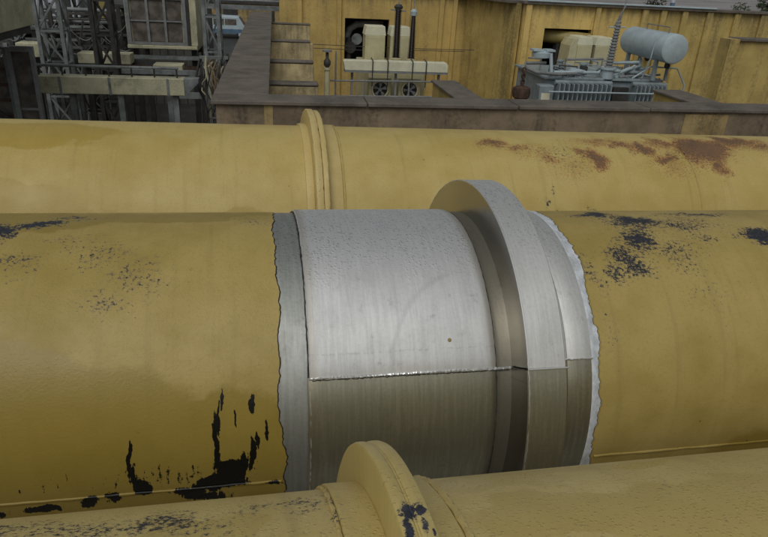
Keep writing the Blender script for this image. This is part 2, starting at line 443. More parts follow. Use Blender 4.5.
# --- middle duct
mid = duct('bus_duct', 'large yellow duct in the middle with bare silver metal repair section and flange', D0)
Mmid = paint('middle_duct_paint',
    peel=[(-0.64, 5, 0.10, 10, 2.3), (-0.55, 0, 0.11, 7, 2.0), (-0.47, -6, 0.13, 5, 1.3), (-0.58, 21, 0.10, 10, 1.05), (-0.45, 12, 0.12, 7, 0.9), (-0.36, 19, 0.16, 13, 0.85), (-0.27, 28, 0.17, 14, 0.85), (-0.35, 36, 0.11, 9, 0.95), (0.02, -1, 0.12, 6, 0.75),
          (1.15, -6, 0.14, 6, 1.9), (1.26, 2, 0.18, 11, 1.9), (1.22, 15, 0.14, 16, 1.8), (1.15, 26, 0.12, 12, 1.5), (1.08, 29, 0.05, 7, 1.3), (1.40, 6, 0.18, 11, 1.35), (1.45, 15, 0.13, 9, 1.15), (1.68, 13, 0.14, 9, 2.3), (1.74, 22, 0.12, 9, 1.2), (1.55, -6, 0.30, 5, 1.5), (1.0, 30, 0.06, 16, 1.05), (1.03, 50, 0.06, 14, 0.7), (1.35, 40, 0.2, 16, 0.6), (1.33, 22, 0.16, 16, 1.05), (1.45, 4, 0.25, 14, 1.1)],
    drips=[(-0.288, 83, 0.007, 11, 1.6), (-0.280, 88, 0.010, 6, 1.6), (-0.262, 92.0, 0.034, 3.6, 1.8), (-0.15, 94.0, 0.065, 3.6, 1.8), (-0.076, 92, 0.10, 3.4, 1.9), (-0.055, 88.5, 0.045, 4.5, 1.7), (-0.018, 88.0, 0.022, 6.5, 1.8), (0.004, 83.5, 0.011, 8, 1.7), (0.016, 79, 0.007, 5, 1.6), (-0.082, 80, 0.0085, 15, 1.6), (-0.074, 71, 0.006, 8, 1.4), (-0.066, 66, 0.006, 4, 1.6), (-0.035, 70, 0.003, 4, 1.5), (0.011, 67, 0.010, 3.2, 2.0), (0.040, 76, 0.0055, 4.0, 1.9), (-0.50, 96, 0.06, 2.4, 1.7), (-0.39, 95, 0.035, 2.2, 1.5), (-0.62, 97, 0.06, 2.4, 1.4), (-0.33, 95, 0.03, 2.4, 1.3), (0.06, 94, 0.03, 1.4, 1.2), (-0.12, 97, 0.10, 3.0, 1.4), (-0.2, 88, 0.5, 9, 0.32)],
    wet=[(-0.75, 68, 0.75, 26, 1.0), (-0.20, 86, 0.70, 27, 1.0), (-0.75, -6, 0.55, 16, 0.9), (-0.25, -8, 0.45, 9, 0.8), (2.2, 104, 1.1, 22, 0.7)], pale=(0.475, 0.360, 0.120), rich=(0.30, 0.212, 0.028), drop=0.25)
LE, RE = ragged(3, 0.0052, 0.0019), ragged(5, 0.0060, 0.0030)
LS = 0.084; RS_ = 0.972
shell([(s, PR + 0.0012) for s in (-6, -4, -2, -1.2, -0.6, -0.2)] + [(LS - 0.02, PR + 0.0012), (LS - 0.001, PR + 0.0012), (LS, PR - 0.002)], n=420, rag1=LE, nrag=2).build('painted_shell', Mmid, mid, smooth=True)
shell([(RS_, PR - 0.002), (RS_ + 0.001, PR + 0.0016), (RS_ + 0.03, PR + 0.0012)] + [(s, PR + 0.0012) for s in (1.2, 1.6, 2.2, 3, 5, 7)], n=420, rag0=RE, nrag=2).build('painted_shell', Mmid, mid, smooth=True)
Mbare = metal('bare_duct_metal', (0.50, 0.515, 0.495), (0.35, 0.36, 0.34), 0.58, 0.4)
Mup = metal('sleeve_sheet_upper', (0.82, 0.825, 0.83), (0.66, 0.665, 0.675), 0.64, 0.85, True, tint=(0.155, 0.655))
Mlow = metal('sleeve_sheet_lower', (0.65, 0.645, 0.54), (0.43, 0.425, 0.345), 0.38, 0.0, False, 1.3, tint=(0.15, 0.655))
Mrim = metal('flange_rim_metal', (0.84, 0.845, 0.835), (0.66, 0.665, 0.655), 0.62, 0.5)
Mface = metal('flange_face_metal', (0.40, 0.392, 0.37), (0.27, 0.263, 0.245), 0.25, 0.0, False, 0.5, 0.06, 1.0)
Mfil = metal('fillet_metal', (0.36, 0.335, 0.275), (0.20, 0.185, 0.15), 0.50, 0.0, False, 0.6)  # base browned and darkened to hold the dark reflection in the hollow
Mbead = metal('weld_bead_metal', (0.85, 0.86, 0.86), (0.62, 0.63, 0.63), 0.45, 0.0, False, 0.3)
Mdarkbead = solid('dark_gap_bead', (0.055, 0.05, 0.045), 0.55, 0.5, 40.0, metallic=0.4, bmp=0.001)  # near-black colour stands in for the shaded gap at the sleeve edge
Mprimer = solid('burnt_primer', (0.030, 0.022, 0.016), 0.7, 0.5, 60.0, (0.11, 0.06, 0.02), 0.6, bmp=0.001)
Mwhite = solid('white_oxide', (0.66, 0.70, 0.76), 0.8, 0.18, 30.0, (0.30, 0.30, 0.30), 0.5, bmp=0.002)
shell(dense(0.0, 0.70, PR - 0.0008, 4), n=200).build('bare_band', Mbare, mid, smooth=True)
LE2 = ragged(3, 0.0052, 0.0026)
shell([(LS - 0.03, PR - 0.0002), (LS + 0.0022, PR - 0.0002), (LS + 0.0028, PR - 0.0012)], n=420, rag1=LE2, nrag=2).build('primer_edge', Mprimer, mid, smooth=True)
# sleeve of two bent sheets
SP = 61.0
up_prof = [(0.154, PR + 0.001), (0.1545, 0.5075), (0.157, 0.5092)] + dense(0.17, 0.640, 0.5092, 6) + [(0.652, 0.5080), (0.660, 0.5045)]
shell(up_prof, -119.0, SP + 0.25, 180).build('sleeve_sheet', Mup, mid, smooth=True)['label'] = 'pale upper sheet of the silver sleeve'
lo_prof = [(0.148, PR + 0.001), (0.1485, 0.5062), (0.151, 0.5078)] + dense(0.17, 0.640, 0.5078, 6) + [(0.652, 0.5066), (0.660, 0.5030)]
shell(lo_prof, SP, 241.0, 180).build('sleeve_sheet', Mlow, mid, smooth=True)['label'] = 'dark lower sheet of the silver sleeve'
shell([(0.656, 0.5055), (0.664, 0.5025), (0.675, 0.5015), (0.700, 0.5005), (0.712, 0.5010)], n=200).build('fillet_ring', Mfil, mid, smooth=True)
bead_along(0.152, 0.700, SP + 0.25, 0.5088, 0.0038, 1, 190).build('weld_bead', Mbead, mid, smooth=True)
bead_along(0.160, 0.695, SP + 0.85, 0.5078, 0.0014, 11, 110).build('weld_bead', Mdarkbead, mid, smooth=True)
bead_round(0.1515, 0.5015, 0.0028, 2).build('weld_bead', Mdarkbead, mid, smooth=True)  # dark bead painted in as the black gap beside the sleeve
bead_round(0.1545, 0.5060, 0.0022, 12).build('weld_bead', Mbead, mid, smooth=True)
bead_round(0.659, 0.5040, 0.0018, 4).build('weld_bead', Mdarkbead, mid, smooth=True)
MB().lathe([(0.0055, -0.004), (0.0055, 0.0004), (0.002, 0.0006)], (0, 0, 0), 12).build('plug', M['brownyellow'], mid).matrix_local = Matrix.Translation(Vector(cp(0.531, 52, 0.5095))) @ Matrix.Rotation(R_(52), 4, 'X')
# flange: two half rings
def flange(p0, p1, ds, rr, nm):
    e = 0.003; s0, s1 = 0.706 + ds, 0.812 - ds * 0.4
    prof = [(s0, 0.500), (s0, rr - e), (s0 + e, rr), (s1 - e, rr), (s1, rr - e), (s1, 0.500), (s0, 0.500)]
    mb = shell(prof, p0, p1, 170)
    m = len(prof) - 1
    mb.mi = [1 if (k % m) == 0 else 0 for k in range(170 * m)] + [0, 0]
    return mb.build('flange_half', [nm, Mface], mid, smooth=True)
flange(-119.0, SP - 0.2, 0.0, 0.6080, Mrim); flange(SP + 0.3, 240.6, -0.0025, 0.6084, Mlow)
path = [cp(s, SP + 0.1, 0.6092) for s in (0.706, 0.73, 0.76, 0.79, 0.818)]
MB().tube(path, 0.0028, 7).build('weld_bead', Mbead, mid, smooth=True)
bead_round(0.7075, 0.6074, 0.0017, 7, -119, 150).build('weld_bead', Mbead, mid, smooth=True)
bead_round(0.818, 0.506, 0.004, 8).build('weld_bead', Mbead, mid, smooth=True)
# bands right of the flange
ring(0.811, 0.867, 0.498, 0.5085, -119.0, SP - 1.2, 120, 0.0015).build('end_band', Mrim, mid, smooth=True)
ring(0.811, 0.867, 0.498, 0.5080, SP - 1.2, 241.0, 120, 0.0015).build('end_band', Mlow, mid, smooth=True)
ring(0.8685, 0.948, 0.498, 0.5065, -119.0, SP - 1.2, 120, 0.0015).build('end_band', Mrim, mid, smooth=True)
ring(0.8685, 0.948, 0.498, 0.5060, SP - 1.2, 241.0, 120, 0.0015).build('end_band', Mlow, mid, smooth=True)
bead_along(0.820, 0.945, SP - 1.2, 0.508, 0.0026, 14, 30).build('weld_bead', Mbead, mid, smooth=True)
shell([(0.936, PR + 0.0030), (0.944, PR + 0.0068), (0.951, PR + 0.0060), (0.958, PR + 0.0028), (RS_ - 0.001, PR + 0.0016), (RS_ + 0.0025, PR - 0.002)], n=420, rag1=ragged(5, 0.0060, 0.0034), nrag=2).build('oxide_fringe', Mwhite, mid, smooth=True)
shell([(RS_ - 0.0015, PR - 0.001), (RS_ - 0.001, PR + 0.0014), (RS_ + 0.0035, PR + 0.0016), (RS_ + 0.0045, PR)], n=420, rag0=ragged(5, 0.0060, 0.0030), rag1=ragged(5, 0.0060, 0.0040), nrag=2).build('primer_edge', Mprimer, mid, smooth=True)
bead_along(-6, LS - 0.004, 90.2, PR + 0.002, 0.0036, 21, 200, 3.4).build('seam_weld', Mmid, mid, smooth=True)
bead_along(RS_ + 0.01, 7, 95.0, PR + 0.002, 0.0036, 22, 200, 2.0).build('seam_weld', Mmid, mid, smooth=True)
legs(mid, M['steel'], (-3.2, 4.4))

# --- far duct
far = duct('bus_duct', 'far yellow duct with a rusted top right part and clamped collar, nearest the parapet', D0 + S2)
Mfar = paint('far_duct_paint',
    rust=[(1.19, 17, 0.14, 10, 1.2), (1.32, 21, 0.12, 9, 0.9), (1.44, 29, 0.12, 11, 0.8), (1.69, 28, 0.10, 14, 1.5), (1.87, 15, 0.12, 9, 1.2), (1.97, 20, 0.13, 10, 1.6), (2.08, 28, 0.11, 9, 1.4), (2.33, 17, 0.26, 22, 1.9), (2.55, 8, 0.28, 13, 1.5), (2.15, 12, 0.25, 10, 1.1), (2.36, 33, 0.12, 10, 1.3), (1.75, 11, 0.30, 9, 0.8), (2.7, 15, 0.22, 14, 1.0), (1.55, 36, 0.3, 14, 0.55), (2.1, 36, 0.3, 14, 0.6)],
    peel=[(1.43, 48, 0.025, 5, 1.2), (1.385, 55, 0.03, 5, 1.25), (1.55, 24, 0.4, 18, 0.72), (2.2, 25, 0.6, 20, 0.72), (0.28, 8, 0.02, 3, 1.0), (1.5, 66, 0.5, 5, 1.5), (0.2, 40, 1.0, 30, 0.25)],
    wet=[(-0.95, 14, 0.55, 14, 0.9), (-1.0, 57, 0.45, 14, 1.0), (-0.2, 66, 0.8, 7, 0.7)], pale=(0.575, 0.448, 0.165), rich=(0.44, 0.308, 0.05), drop=0.15)
Mfarc = paint('far_collar_paint', peel=[(0.31, 5, 0.012, 20, 0.75), (0.31, 50, 0.012, 20, 0.7), (0.36, 30, 0.015, 30, 0.6)], pale=(0.62, 0.49, 0.21), rich=(0.49, 0.34, 0.08), drop=0.1, warp=0.12)
shell(dense(-7, 0.27, PR, 14) + dense(0.28, 8, PR, 16), n=200).build('painted_shell', Mfar, far, smooth=True)
ring(0.264, 0.298, 0.495, 0.5110, bev=0.002).build('side_band', Mfarc, far, smooth=True)
def rough_ring(s0, s1, r0, r1, seed):
    rnd = random.Random(seed); mb = ring(s0, s1, r0, r1, n=220, bev=0.005); m = 8
    for j in range(220):
        k = rnd.uniform(-1, 1)
        for i in range(1, 7):
            x, y, z = mb.v[j * m + i]; q = 1 + rnd.uniform(-0.0012, 0.0012) + k * 0.0008
            mb.v[j * m + i] = (x + rnd.uniform(-0.0016, 0.0016), y * q, z * q)
    return mb
rough_ring(0.298, 0.3300, 0.495, 0.5800, 31).build('collar_plate', Mfarc, far, smooth=True)
rough_ring(0.3315, 0.357, 0.495, 0.5740, 32).build('collar_plate', Mfarc, far, smooth=True)
ring(0.357, 0.424, 0.495, 0.5070, bev=0.002).build('side_band', Mfarc, far, smooth=True)
bead_round(0.430, 0.503, 0.0045, 33).build('weld_bead', Mfar, far, smooth=True)
bead_round(2.20, 0.5005, 0.0035, 34).build('weld_bead', Mfar, far, smooth=True)
legs(far, M['steel'], (-3.2, 4.4))

# --- near duct
near = duct('bus_duct', 'nearest yellow duct along the bottom edge with a thick painted collar', D0 - S1)
Mnear = paint('near_duct_paint',
    peel=[(-0.24, -25, 0.20, 12, 1.05), (-0.13, -25, 0.14, 11, 1.25), (-0.36, -28, 0.18, 9, 1.1), (0.02, -29, 0.16, 9, 0.95), (0.07, -28, 0.07, 6, 1.0), (0.118, -24, 0.025, 14, 1.2), (0.118, -5, 0.025, 14, 1.0), (-0.55, -25, 0.25, 10, 1.0), (0.66, -20, 0.02, 6, 0.9), (-0.1, -16, 0.3, 8, 0.8)],
    wet=[(0.40, -31, 0.16, 9, 0.9), (-0.05, -18, 0.12, 10, 0.9), (0.60, -34, 0.25, 5, 0.7), (0.62, -12, 0.35, 12, 1.0), (1.0, -5, 0.3, 14, 0.8)],
    pale=(0.65, 0.52, 0.225), rich=(0.53, 0.40, 0.12), drop=0.6)
Mnearc = paint('near_collar_paint', peel=[(0.198, -7.5, 0.016, 2.6, 2.6), (0.214, -7.8, 0.012, 2.0, 2.4), (0.194, -3.5, 0.009, 6, 2.5), (0.214, -4.5, 0.006, 4.5, 2.0), (0.196, 5, 0.02, 8, 2.2), (0.223, -3.5, 0.003, 1.2, 2.2), (0.13, -20, 0.012, 14, 0.8)], pale=(0.66, 0.53, 0.22), rich=(0.50, 0.37, 0.10), drop=0.6, coat=(0.028, 0.030, 0.042), warp=0.10)
shell(dense(-7, 0.13, PR, 14) + dense(0.14, 7, PR, 16), n=260).build('painted_shell', Mnear, near, smooth=True)
ring(0.124, 0.1805, 0.495, 0.5090, n=220, bev=0.003).build('side_band', Mnearc, near, smooth=True)
ring(0.1800, 0.2030, 0.495, 0.5750, n=260, bev=0.0075).build('collar_plate', Mnearc, near, smooth=True)
ring(0.2033, 0.2280, 0.495, 0.5750, n=260, bev=0.0075).build('collar_plate', Mnearc, near, smooth=True)
ring(0.2015, 0.205, 0.50, 0.5725, n=260, bev=0.0005).build('collar_joint', Mnearc, near, smooth=True)
ring(0.2280, 0.289, 0.495, 0.5070, n=220, bev=0.003).build('side_band', Mnearc, near, smooth=True)
bead_round(0.296, 0.5025, 0.006, 41, -170, 170, 300).build('weld_bead', Mnear, near, smooth=True)
bead_round(0.120, 0.5020, 0.004, 42, -170, 170, 300).build('weld_bead', Mnear, near, smooth=True)
legs(near, M['steel'], (-3.2, 4.4))

# ------------------------------------------------------------------ parapet and fire walls
t = Thing('parapet_wall', 'long brown stained parapet wall with grey coping right behind the far duct', 'wall', (3, 8.75, GZ))
t.part('wall_body', MB().box(-0.76, 16, 8.52, 8.94, GZ, -1.652), M['brownwall'])
t.part('yellow_patch', MB().box(5.72, 6.4, 8.512, 8.53, -2.6, -1.68), M['brownyellow'])
t.part('yellow_patch', MB().box(-0.16, -0.05, 8.512, 8.53, -2.6, -1.66), M['brownyellow'])
random.seed(4)
x = -0.82
while x < 16:
    L = random.uniform(1.9, 2.3); z = random.uniform(-0.006, 0.006)
    t.part('coping_slab', MB().box(x, x + L - 0.012, 8.47, 8.99, -1.65 + z, -1.60 + z), M['coping'], bevel=0.008); x += L
t = Thing('fire_wall', 'tall fire wall with wide grey coping running back from the parapet corner', 'wall', (-0.46, 16, GZ))
t.part('wall_body', MB().box(-0.74, -0.16, 9.0, 24.6, GZ, -1.652), M['brownwall'])
y = 9.0
while y < 24.6:
    L = random.uniform(0.85, 1.1); z = random.uniform(-0.007, 0.007)
    t.part('coping_slab', MB().box(-0.82, -0.10, y, min(y + L, 24.7) - 0.012, -1.65 + z, -1.60 + z), M['coping'], bevel=0.008); y += L
for yy, x1 in ((11.75, 0.73), (14.6, 0.80), (18.7, 0.94), (24.3, 1.22)):
    b = t.part('buttress', MB().box(-0.155, x1, yy, yy + 0.26, GZ, -1.96), M['yfin'], bevel=0.01)
    t.part('buttress_cap', MB().box(-0.155, x1 + 0.005, yy - 0.015, yy + 0.275, -1.957, -1.90), M['coping'], b, bevel=0.02)
    t.part('buttress_toe', MB().box(-0.155, x1 + 0.10, yy - 0.10, yy + 0.255, GZ, -2.55), M['yfin'], b, bevel=0.03)
for nm, x0, x1, y1, lab in (('left', 4.0, 4.66, 17.1, 'low grey capped dividing wall between the two transformer bays'), ('right', 9.9, 10.75, 16.45, 'low grey capped dividing wall in front of the grey transformer tank')):
    t = Thing('dividing_wall', lab, 'wall', (x0 + 0.3, 13, GZ), 'low dividing walls behind the parapet')
    t.part('wall_body', MB().box(x0 + 0.05, x1 - 0.05, 9.0, y1 - 0.05, GZ, -2.662), M['ywall2'])
    t.part('coping_slab', MB().box(x0, x1, 9.0, y1, -2.66, -2.60), M['coping'], bevel=0.01)

# ------------------------------------------------------------------ yellow buildings behind
ZT = -1.0
t = Thing('yellow_building', 'yellow painted wall with square opening behind the cream transformer', 'building', (5, 30.2, GZ))
WL = 30.0
for nm, bx in (('wall', (0.2, 3.0, WL, WL + 0.3, GZ, ZT)), ('wall', (4.95, 8.55, WL, WL + 0.3, GZ, ZT)), ('wall', (3.0, 4.95, WL, WL + 0.3, -2.05, ZT)), ('wall', (3.0, 4.95, WL, WL + 0.3, GZ, -3.95))):
    t.part(nm, MB().box(*bx), M['ywall3'])
for px in (1.05, 2.74, 5.75, 7.25, 7.85):
    t.part('pilaster', MB().box(px - 0.10, px + 0.10, WL - 0.12, WL - 0.002, GZ, ZT), M['ywall3'], bevel=0.015)
t.part('coping', MB().box(0.15, 8.5, WL - 0.15, WL + 0.4, ZT + 0.002, ZT + 0.10), M['coping'])
t.part('opening_dark_box', MB().box(1.0, 8.0, WL + 3.0, WL + 3.1, GZ, ZT).box(1.0, 8.0, WL + 0.31, WL + 3.1, ZT - 0.15, ZT - 0.05).box(1.0, 1.1, WL + 0.31, WL + 3, GZ, ZT - 0.16).box(7.9, 8.0, WL + 0.31, WL + 3, GZ, ZT - 0.16), M['dark'])  # dark box added behind the opening to shut out sky light
eq = Thing('pipe_elbow', 'grey flanged pipework inside the opening behind cream cabinets', 'pipework', (3.4, 30.9, GZ))
eq.part('pipe', MB().tube([(3.1, 30.9, -3.2), (3.3, 30.8, -2.55), (3.6, 30.8, -2.35), (4.2, 30.9, -2.3), (4.8, 31.2, -2.3)], 0.16, 10), M['galv'], smooth=True)
eq.part('pipe', MB().tube([(3.25, 30.6, GZ), (3.25, 30.6, -2.9)], 0.13, 10), M['dark'], smooth=True)
eq.part('flange_disc', MB().lathe([(0.24, 0), (0.24, 0.06)], (3.6, 30.5, -2.95), 18, 'y'), M['steel'])
eq.part('hand_wheel', MB().lathe([(0.26, 0), (0.26, 0.04), (0.2, 0.04)], (3.3, 30.4, -3.3), 18, 'y'), M['dark'])

t = Thing('yellow_building', 'dirty yellow wall with closely spaced ribs at the corner between the bays', 'building', (9.1, 28, GZ))
A = Vector((8.56, 29.9)); B = Vector((9.55, 26.2)); dd = (B - A).normalized(); nn = Vector((dd.y, -dd.x))
def slab(p, q, th, z0, z1):
    n = Vector(((q - p).normalized().y, -(q - p).normalized().x)); mb = MB()
    pts = [p + n * 0, q + n * 0, q - n * th, p - n * th]
    mb.v = [(a.x, a.y, z) for z in (z0, z1) for a in pts]
    mb.f = [(0, 1, 2, 3), (7, 6, 5, 4)] + [(i, (i + 1) % 4, 4 + (i + 1) % 4, 4 + i) for i in range(4)]
    return mb
if nn.y > 0 or nn.x > 0: nn = -nn
t.part('wall', slab(A, B, -0.25, GZ, ZT), M['ywall2'])
for k in range(5):
    p = A + dd * (0.35 + k * 0.78)
    c = p + nn * 0.06
    q0, q1 = c - dd * 0.13, c + dd * 0.13
    mb = MB(); pts = [q0 + nn * 0.06, q1 + nn * 0.06, q1 - nn * 0.055, q0 - nn * 0.055]
    mb.v = [(a.x, a.y, z) for z in (GZ, ZT) for a in pts]
    mb.f = [(0, 1, 2, 3), (7, 6, 5, 4)] + [(i, (i + 1) % 4, 4 + (i + 1) % 4, 4 + i) for i in range(4)]
    t.part('rib', mb, M['ywall2'], bevel=0.012)
t.part('coping', slab(A + nn * 0.15 - dd * 0.1, B + nn * 0.15, -0.5, ZT + 0.003, ZT + 0.09), M['coping'])
lamp = t.part('wall_lamp', MB().lathe([(0.05, 0), (0.10, 0.08), (0.10, 0.2)], (8.78, 28.6, -2.75), 10), M['black'])

t = Thing('yellow_building', 'yellow painted wall with tall opening behind the grey transformer', 'building', (14, 26.2, GZ))
WR = 26.0
for bx in ((9.60, 10.52, WR, WR + 0.3, GZ, ZT), (12.5, 14.55, WR, WR + 0.3, GZ, ZT), (10.52, 12.5, WR, WR + 0.3, -1.86, ZT)):
    t.part('wall', MB().box(*bx), M['ywall'])
t.part('wall', MB().box(14.55, 21.0, WR, WR + 0.3, GZ, ZT), M['ywall2'])
for px, wd in ((9.74, 0.12), (12.62, 0.10), (14.62, 0.13), (15.42, 0.12), (16.35, 0.12), (17.45, 0.13), (18.7, 0.14), (19.9, 0.14)):
    t.part('pilaster', MB().box(px - wd, px + wd, WR - 0.13, WR - 0.002, GZ, ZT - 0.003), M['ywall'] if px < 14 else M['ywall2'], bevel=0.015)
t.part('coping', MB().box(9.5, 21.1, WR - 0.18, WR + 0.45, ZT, ZT + 0.10), M['coping'], bevel=0.01)
t.part('gutter_pipe', MB().tube([(9.6, WR - 0.2, ZT + 0.13), (17.6, WR - 0.2, ZT + 0.13)], 0.035, 8), M['greylite'])
t.part('opening_dark_box', MB().box(9.7, 14.0, WR + 3.2, WR + 3.3, GZ, ZT).box(9.7, 14.0, WR + 0.31, WR + 3.2, ZT - 0.15, ZT - 0.05).box(9.7, 9.8, WR + 0.31, WR + 3.1, GZ, ZT - 0.16).box(13.9, 14, WR + 0.31, WR + 3.1, GZ, ZT - 0.16), M['dark'])  # added dark box, keeps the tall opening from filling with sky light
t.part('wall_lamp', MB().lathe([(0.06, 0), (0.12, 0.10), (0.12, 0.26)], (15.0, WR - 0.25, -2.95), 10), M['black'])
eq = Thing('olive_pipe', 'fat olive yellow pipe passing through the top of the tall opening', 'pipe', (11, 26.4, GZ))
eq.part('pipe', MB().tube([(10.0, 27.2, -2.15), (12.4, 25.75, -2.25)], 0.27, 20), M['olive'], smooth=True)
eq.part('bracket', MB().box(11.2, 11.32, 26.2, 26.6, GZ, -2.45), M['dark'])
t = Thing('annex_wall', 'olive yellow annex wall with dark coping at the right edge', 'wall', (15, 17.2, GZ))
t.part('wall', MB().box(12.45, 18, 17.0, 17.35, GZ, -1.352), M['ywall2'])
t.part('corner_pilaster', MB().box(12.18, 12.46, 16.9, 17.4, GZ, -1.30), M['ywall2'], bevel=0.012)
t.part('coping', MB().box(12.47, 18.1, 16.92, 17.45, -1.35, -1.28), M['coping'], bevel=0.008)

# ------------------------------------------------------------------ cream transformer
def bushing(th, x, y, z0, z1, r0, r1, mat, n=16, lean=(0, 0), top=True):
    prof = []; k = n
    for i in range(k):
        f = i / k; r = r0 + (r1 - r0) * f; h = z0 + (z1 - z0) * f; dh = (z1 - z0) / k
        prof += [(r * 0.66, h), (r, h + dh * 0.35), (r * 0.95, h + dh * 0.55), (r * 0.66, h + dh * 0.7)]
    mb = MB().lathe(prof, (x, y, 0), 14)
    if lean != (0, 0):
        mb.v = [(a + lean[0] * (c - z0), b + lean[1] * (c - z0), c) for a, b, c in mb.v]
    o = th.part('bushing', mb, mat, smooth=True)
    tx, ty = x + lean[0] * (z1 - z0), y + lean[1] * (z1 - z0)
    if top:
        th.part('bushing_terminal', MB().lathe([(r1 * 0.8, z1 - 0.01), (r1 * 0.9, z1 + 0.06), (0.03, z1 + 0.09), (0.03, z1 + 0.24)], (tx, ty, 0), 12), M['galv'], o)
    return o
t = Thing('power_transformer', 'cream power transformer with two dark brown bushings and cooling fans', 'transformer', (4.4, 26, GZ))
t.part('tank', MB().box(3.40, 5.55, 24.8, 28.9, GZ, -3.52), M['cream'], bevel=0.03)
t.part('header_box', MB().prism([(2.42, -3.36), (2.36, -3.06), (2.42, -3.02), (6.10, -3.02), (6.17, -3.10), (6.17, -3.36)], 23.8, 24.2), M['creamlite'], bevel=0.012)
t.part('header_trim', MB().box(2.42, 6.17, 23.78, 24.22, -3.43, -3.365), M['galv'])
for px in (2.7, 4.3, 5.9):
    t.part('header_post', MB().box(px - 0.04, px + 0.04, 24.0, 24.1, GZ, -3.435), M['galv'])
for px in (3.4, 3.95, 4.85, 5.35):
    t.part('hanger_rod', MB().tube([(px, 23.75, -3.9), (px, 23.75, -3.0), (px, 24.2, -2.96)], 0.02, 6), M['dark'])
for i, px in enumerate((3.8, 4.92)):
    fp = t.part('fan_panel', MB().box(px - 0.42, px + 0.42, 24.45, 24.75, -4.9, -3.70), M['cream'], bevel=0.02)
    t.part('fan_shroud', MB().lathe([(0.27, 0.09), (0.27, 0.01), (0.29, 0.0), (0.32, 0.0), (0.33, 0.02), (0.33, 0.098)], (px, 24.35, -4.10), 28, 'y', False), M['cream'], fp, smooth=True)
    t.part('fan_well', MB().lathe([(0.27, 0), (0.27, 0.02)], (px, 24.425, -4.10), 24, 'y'), M['black'], fp)
    for k in range(5):
        a = k * 2 * math.pi / 5 + i * 0.4; mb = MB()
        c, s_ = math.cos(a), math.sin(a); c2, s2_ = math.cos(a + 0.55), math.sin(a + 0.55)
        mb.v = [(px + 0.05 * c, 24.39, -4.10 + 0.05 * s_), (px + 0.25 * c, 24.375, -4.10 + 0.25 * s_), (px + 0.25 * c2, 24.41, -4.10 + 0.25 * s2_), (px + 0.06 * c2, 24.405, -4.10 + 0.06 * s2_)]
        mb.v += [(p[0], p[1] + 0.008, p[2]) for p in mb.v]
        mb.f = [(0, 1, 2, 3), (7, 6, 5, 4), (0, 4, 5, 1), (1, 5, 6, 2), (2, 6, 7, 3), (3, 7, 4, 0)]
        t.part('fan_blade', mb, M['galv'], fp)
    t.part('fan_hub', MB().lathe([(0.07, 0), (0.07, 0.06)], (px, 24.36, -4.10), 12, 'y'), M['galv'], fp)
t.part('turret', MB().lathe([(0.17, -3.53), (0.17, -3.2), (0.24, -3.2), (0.24, -3.14)], (4.62, 26, 0), 16), M['cream'])
t.part('turret', MB().lathe([(0.14, -3.53), (0.14, -3.22), (0.2, -3.22), (0.2, -3.16)], (5.22, 26, 0), 16), M['cream'])
b = bushing(t, 4.62, 26, -3.14, -1.40, 0.17, 0.14, M['porcelain'], 30)
t.part('terminal_bar', MB().bar((4.32, 26, -1.42), (4.92, 26, -1.46), 0.05), M['galv'], b)
t.part('terminal_plate', MB().lathe([(0.15, -1.38), (0.17, -1.30), (0.1, -1.22)], (4.62, 26, 0), 12), M['dark'], b)
b = bushing(t, 5.22, 26, -3.16, -1.58, 0.155, 0.10, M['porcelain'], 28)
t.part('terminal_plate', MB().lathe([(0.12, -1.60), (0.14, -1.45), (0.06, -1.36)], (5.22, 26, 0), 12), M['greylite'], b)
t.part('lead_wire', MB().tube([(4.62, 26, -1.25), (4.66, 26.1, -0.6), (4.8, 26.3, 0.6)], 0.018, 6), M['galv'])
t.part('lead_wire', MB().tube([(5.22, 26, -1.38), (5.2, 26.1, -0.6), (5.3, 26.3, 0.6)], 0.018, 6), M['galv'])
t.part('top_pipe', MB().tube([(3.6, 25.2, -3.54), (3.6, 25.2, -3.2), (4.1, 25.3, -3.2)], 0.06, 8), M['cream'])
for x0, x1, lab in ((3.62, 4.44, 'left one of the two cream gable topped cabinets on cream transformer'), (4.66, 5.46, 'right one of the two cream gable topped cabinets on cream transformer')):
    c = Thing('equipment_cabinet', lab, 'cabinet', ((x0 + x1) / 2, 28, -3.52), 'cream cabinets on the transformers')
    c.part('body', MB().box(x0, x1, 27.7, 28.5, -3.5199, -2.52), M['cream'], bevel=0.015)
    xm = (x0 + x1) / 2
    c.part('roof', MB().prism([(x0 - 0.03, -2.518), (x1 + 0.03, -2.518), (x1 - 0.02, -2.16), (x0 + 0.04, -2.16)], 27.72, 28.5), M['creamlite'], bevel=0.012)
    c.part('door', MB().box(x0 + 0.07, x1 - 0.07, 27.68, 27.699, -3.44, -2.58), M['cream'], bevel=0.004)
# handrail and standpipe in the left bay
t = Thing('handrail', 'thin galvanised handrail in front of the cream transformer', 'railing', (3.8, 22, GZ))
for px in (1.93, 2.9, 4.4, 5.75):
    t.part('post', MB().tube([(px, 22, GZ), (px, 22, -2.52 if px < 2 else -3.4)], 0.028, 8), M['galv'])
for z in (-3.45, -3.95):
    t.part('rail', MB().tube([(1.6, 22, z), (5.85, 22, z + 0.05)], 0.028, 8), M['galv'])
t.part('brace', MB().tube([(5.8, 22, -3.42), (6.35, 20.0, -3.9)], 0.028, 8), M['galv'])
t = Thing('standpipe', 'cream standpipe with dark valve beside the fire wall buttresses', 'pipe', (1.65, 21.6, GZ))
t.part('pipe', MB().lathe([(0.09, GZ), (0.09, -3.05), (0.12, -3.05), (0.12, -2.98)], (1.62, 21.6, 0), 12), M['cream'], smooth=True)
t.part('valve_body', MB().lathe([(0.05, -2.98), (0.11, -2.9), (0.11, -2.78), (0.05, -2.7), (0.05, -2.5)], (1.62, 21.6, 0), 12), M['dark'], smooth=True)
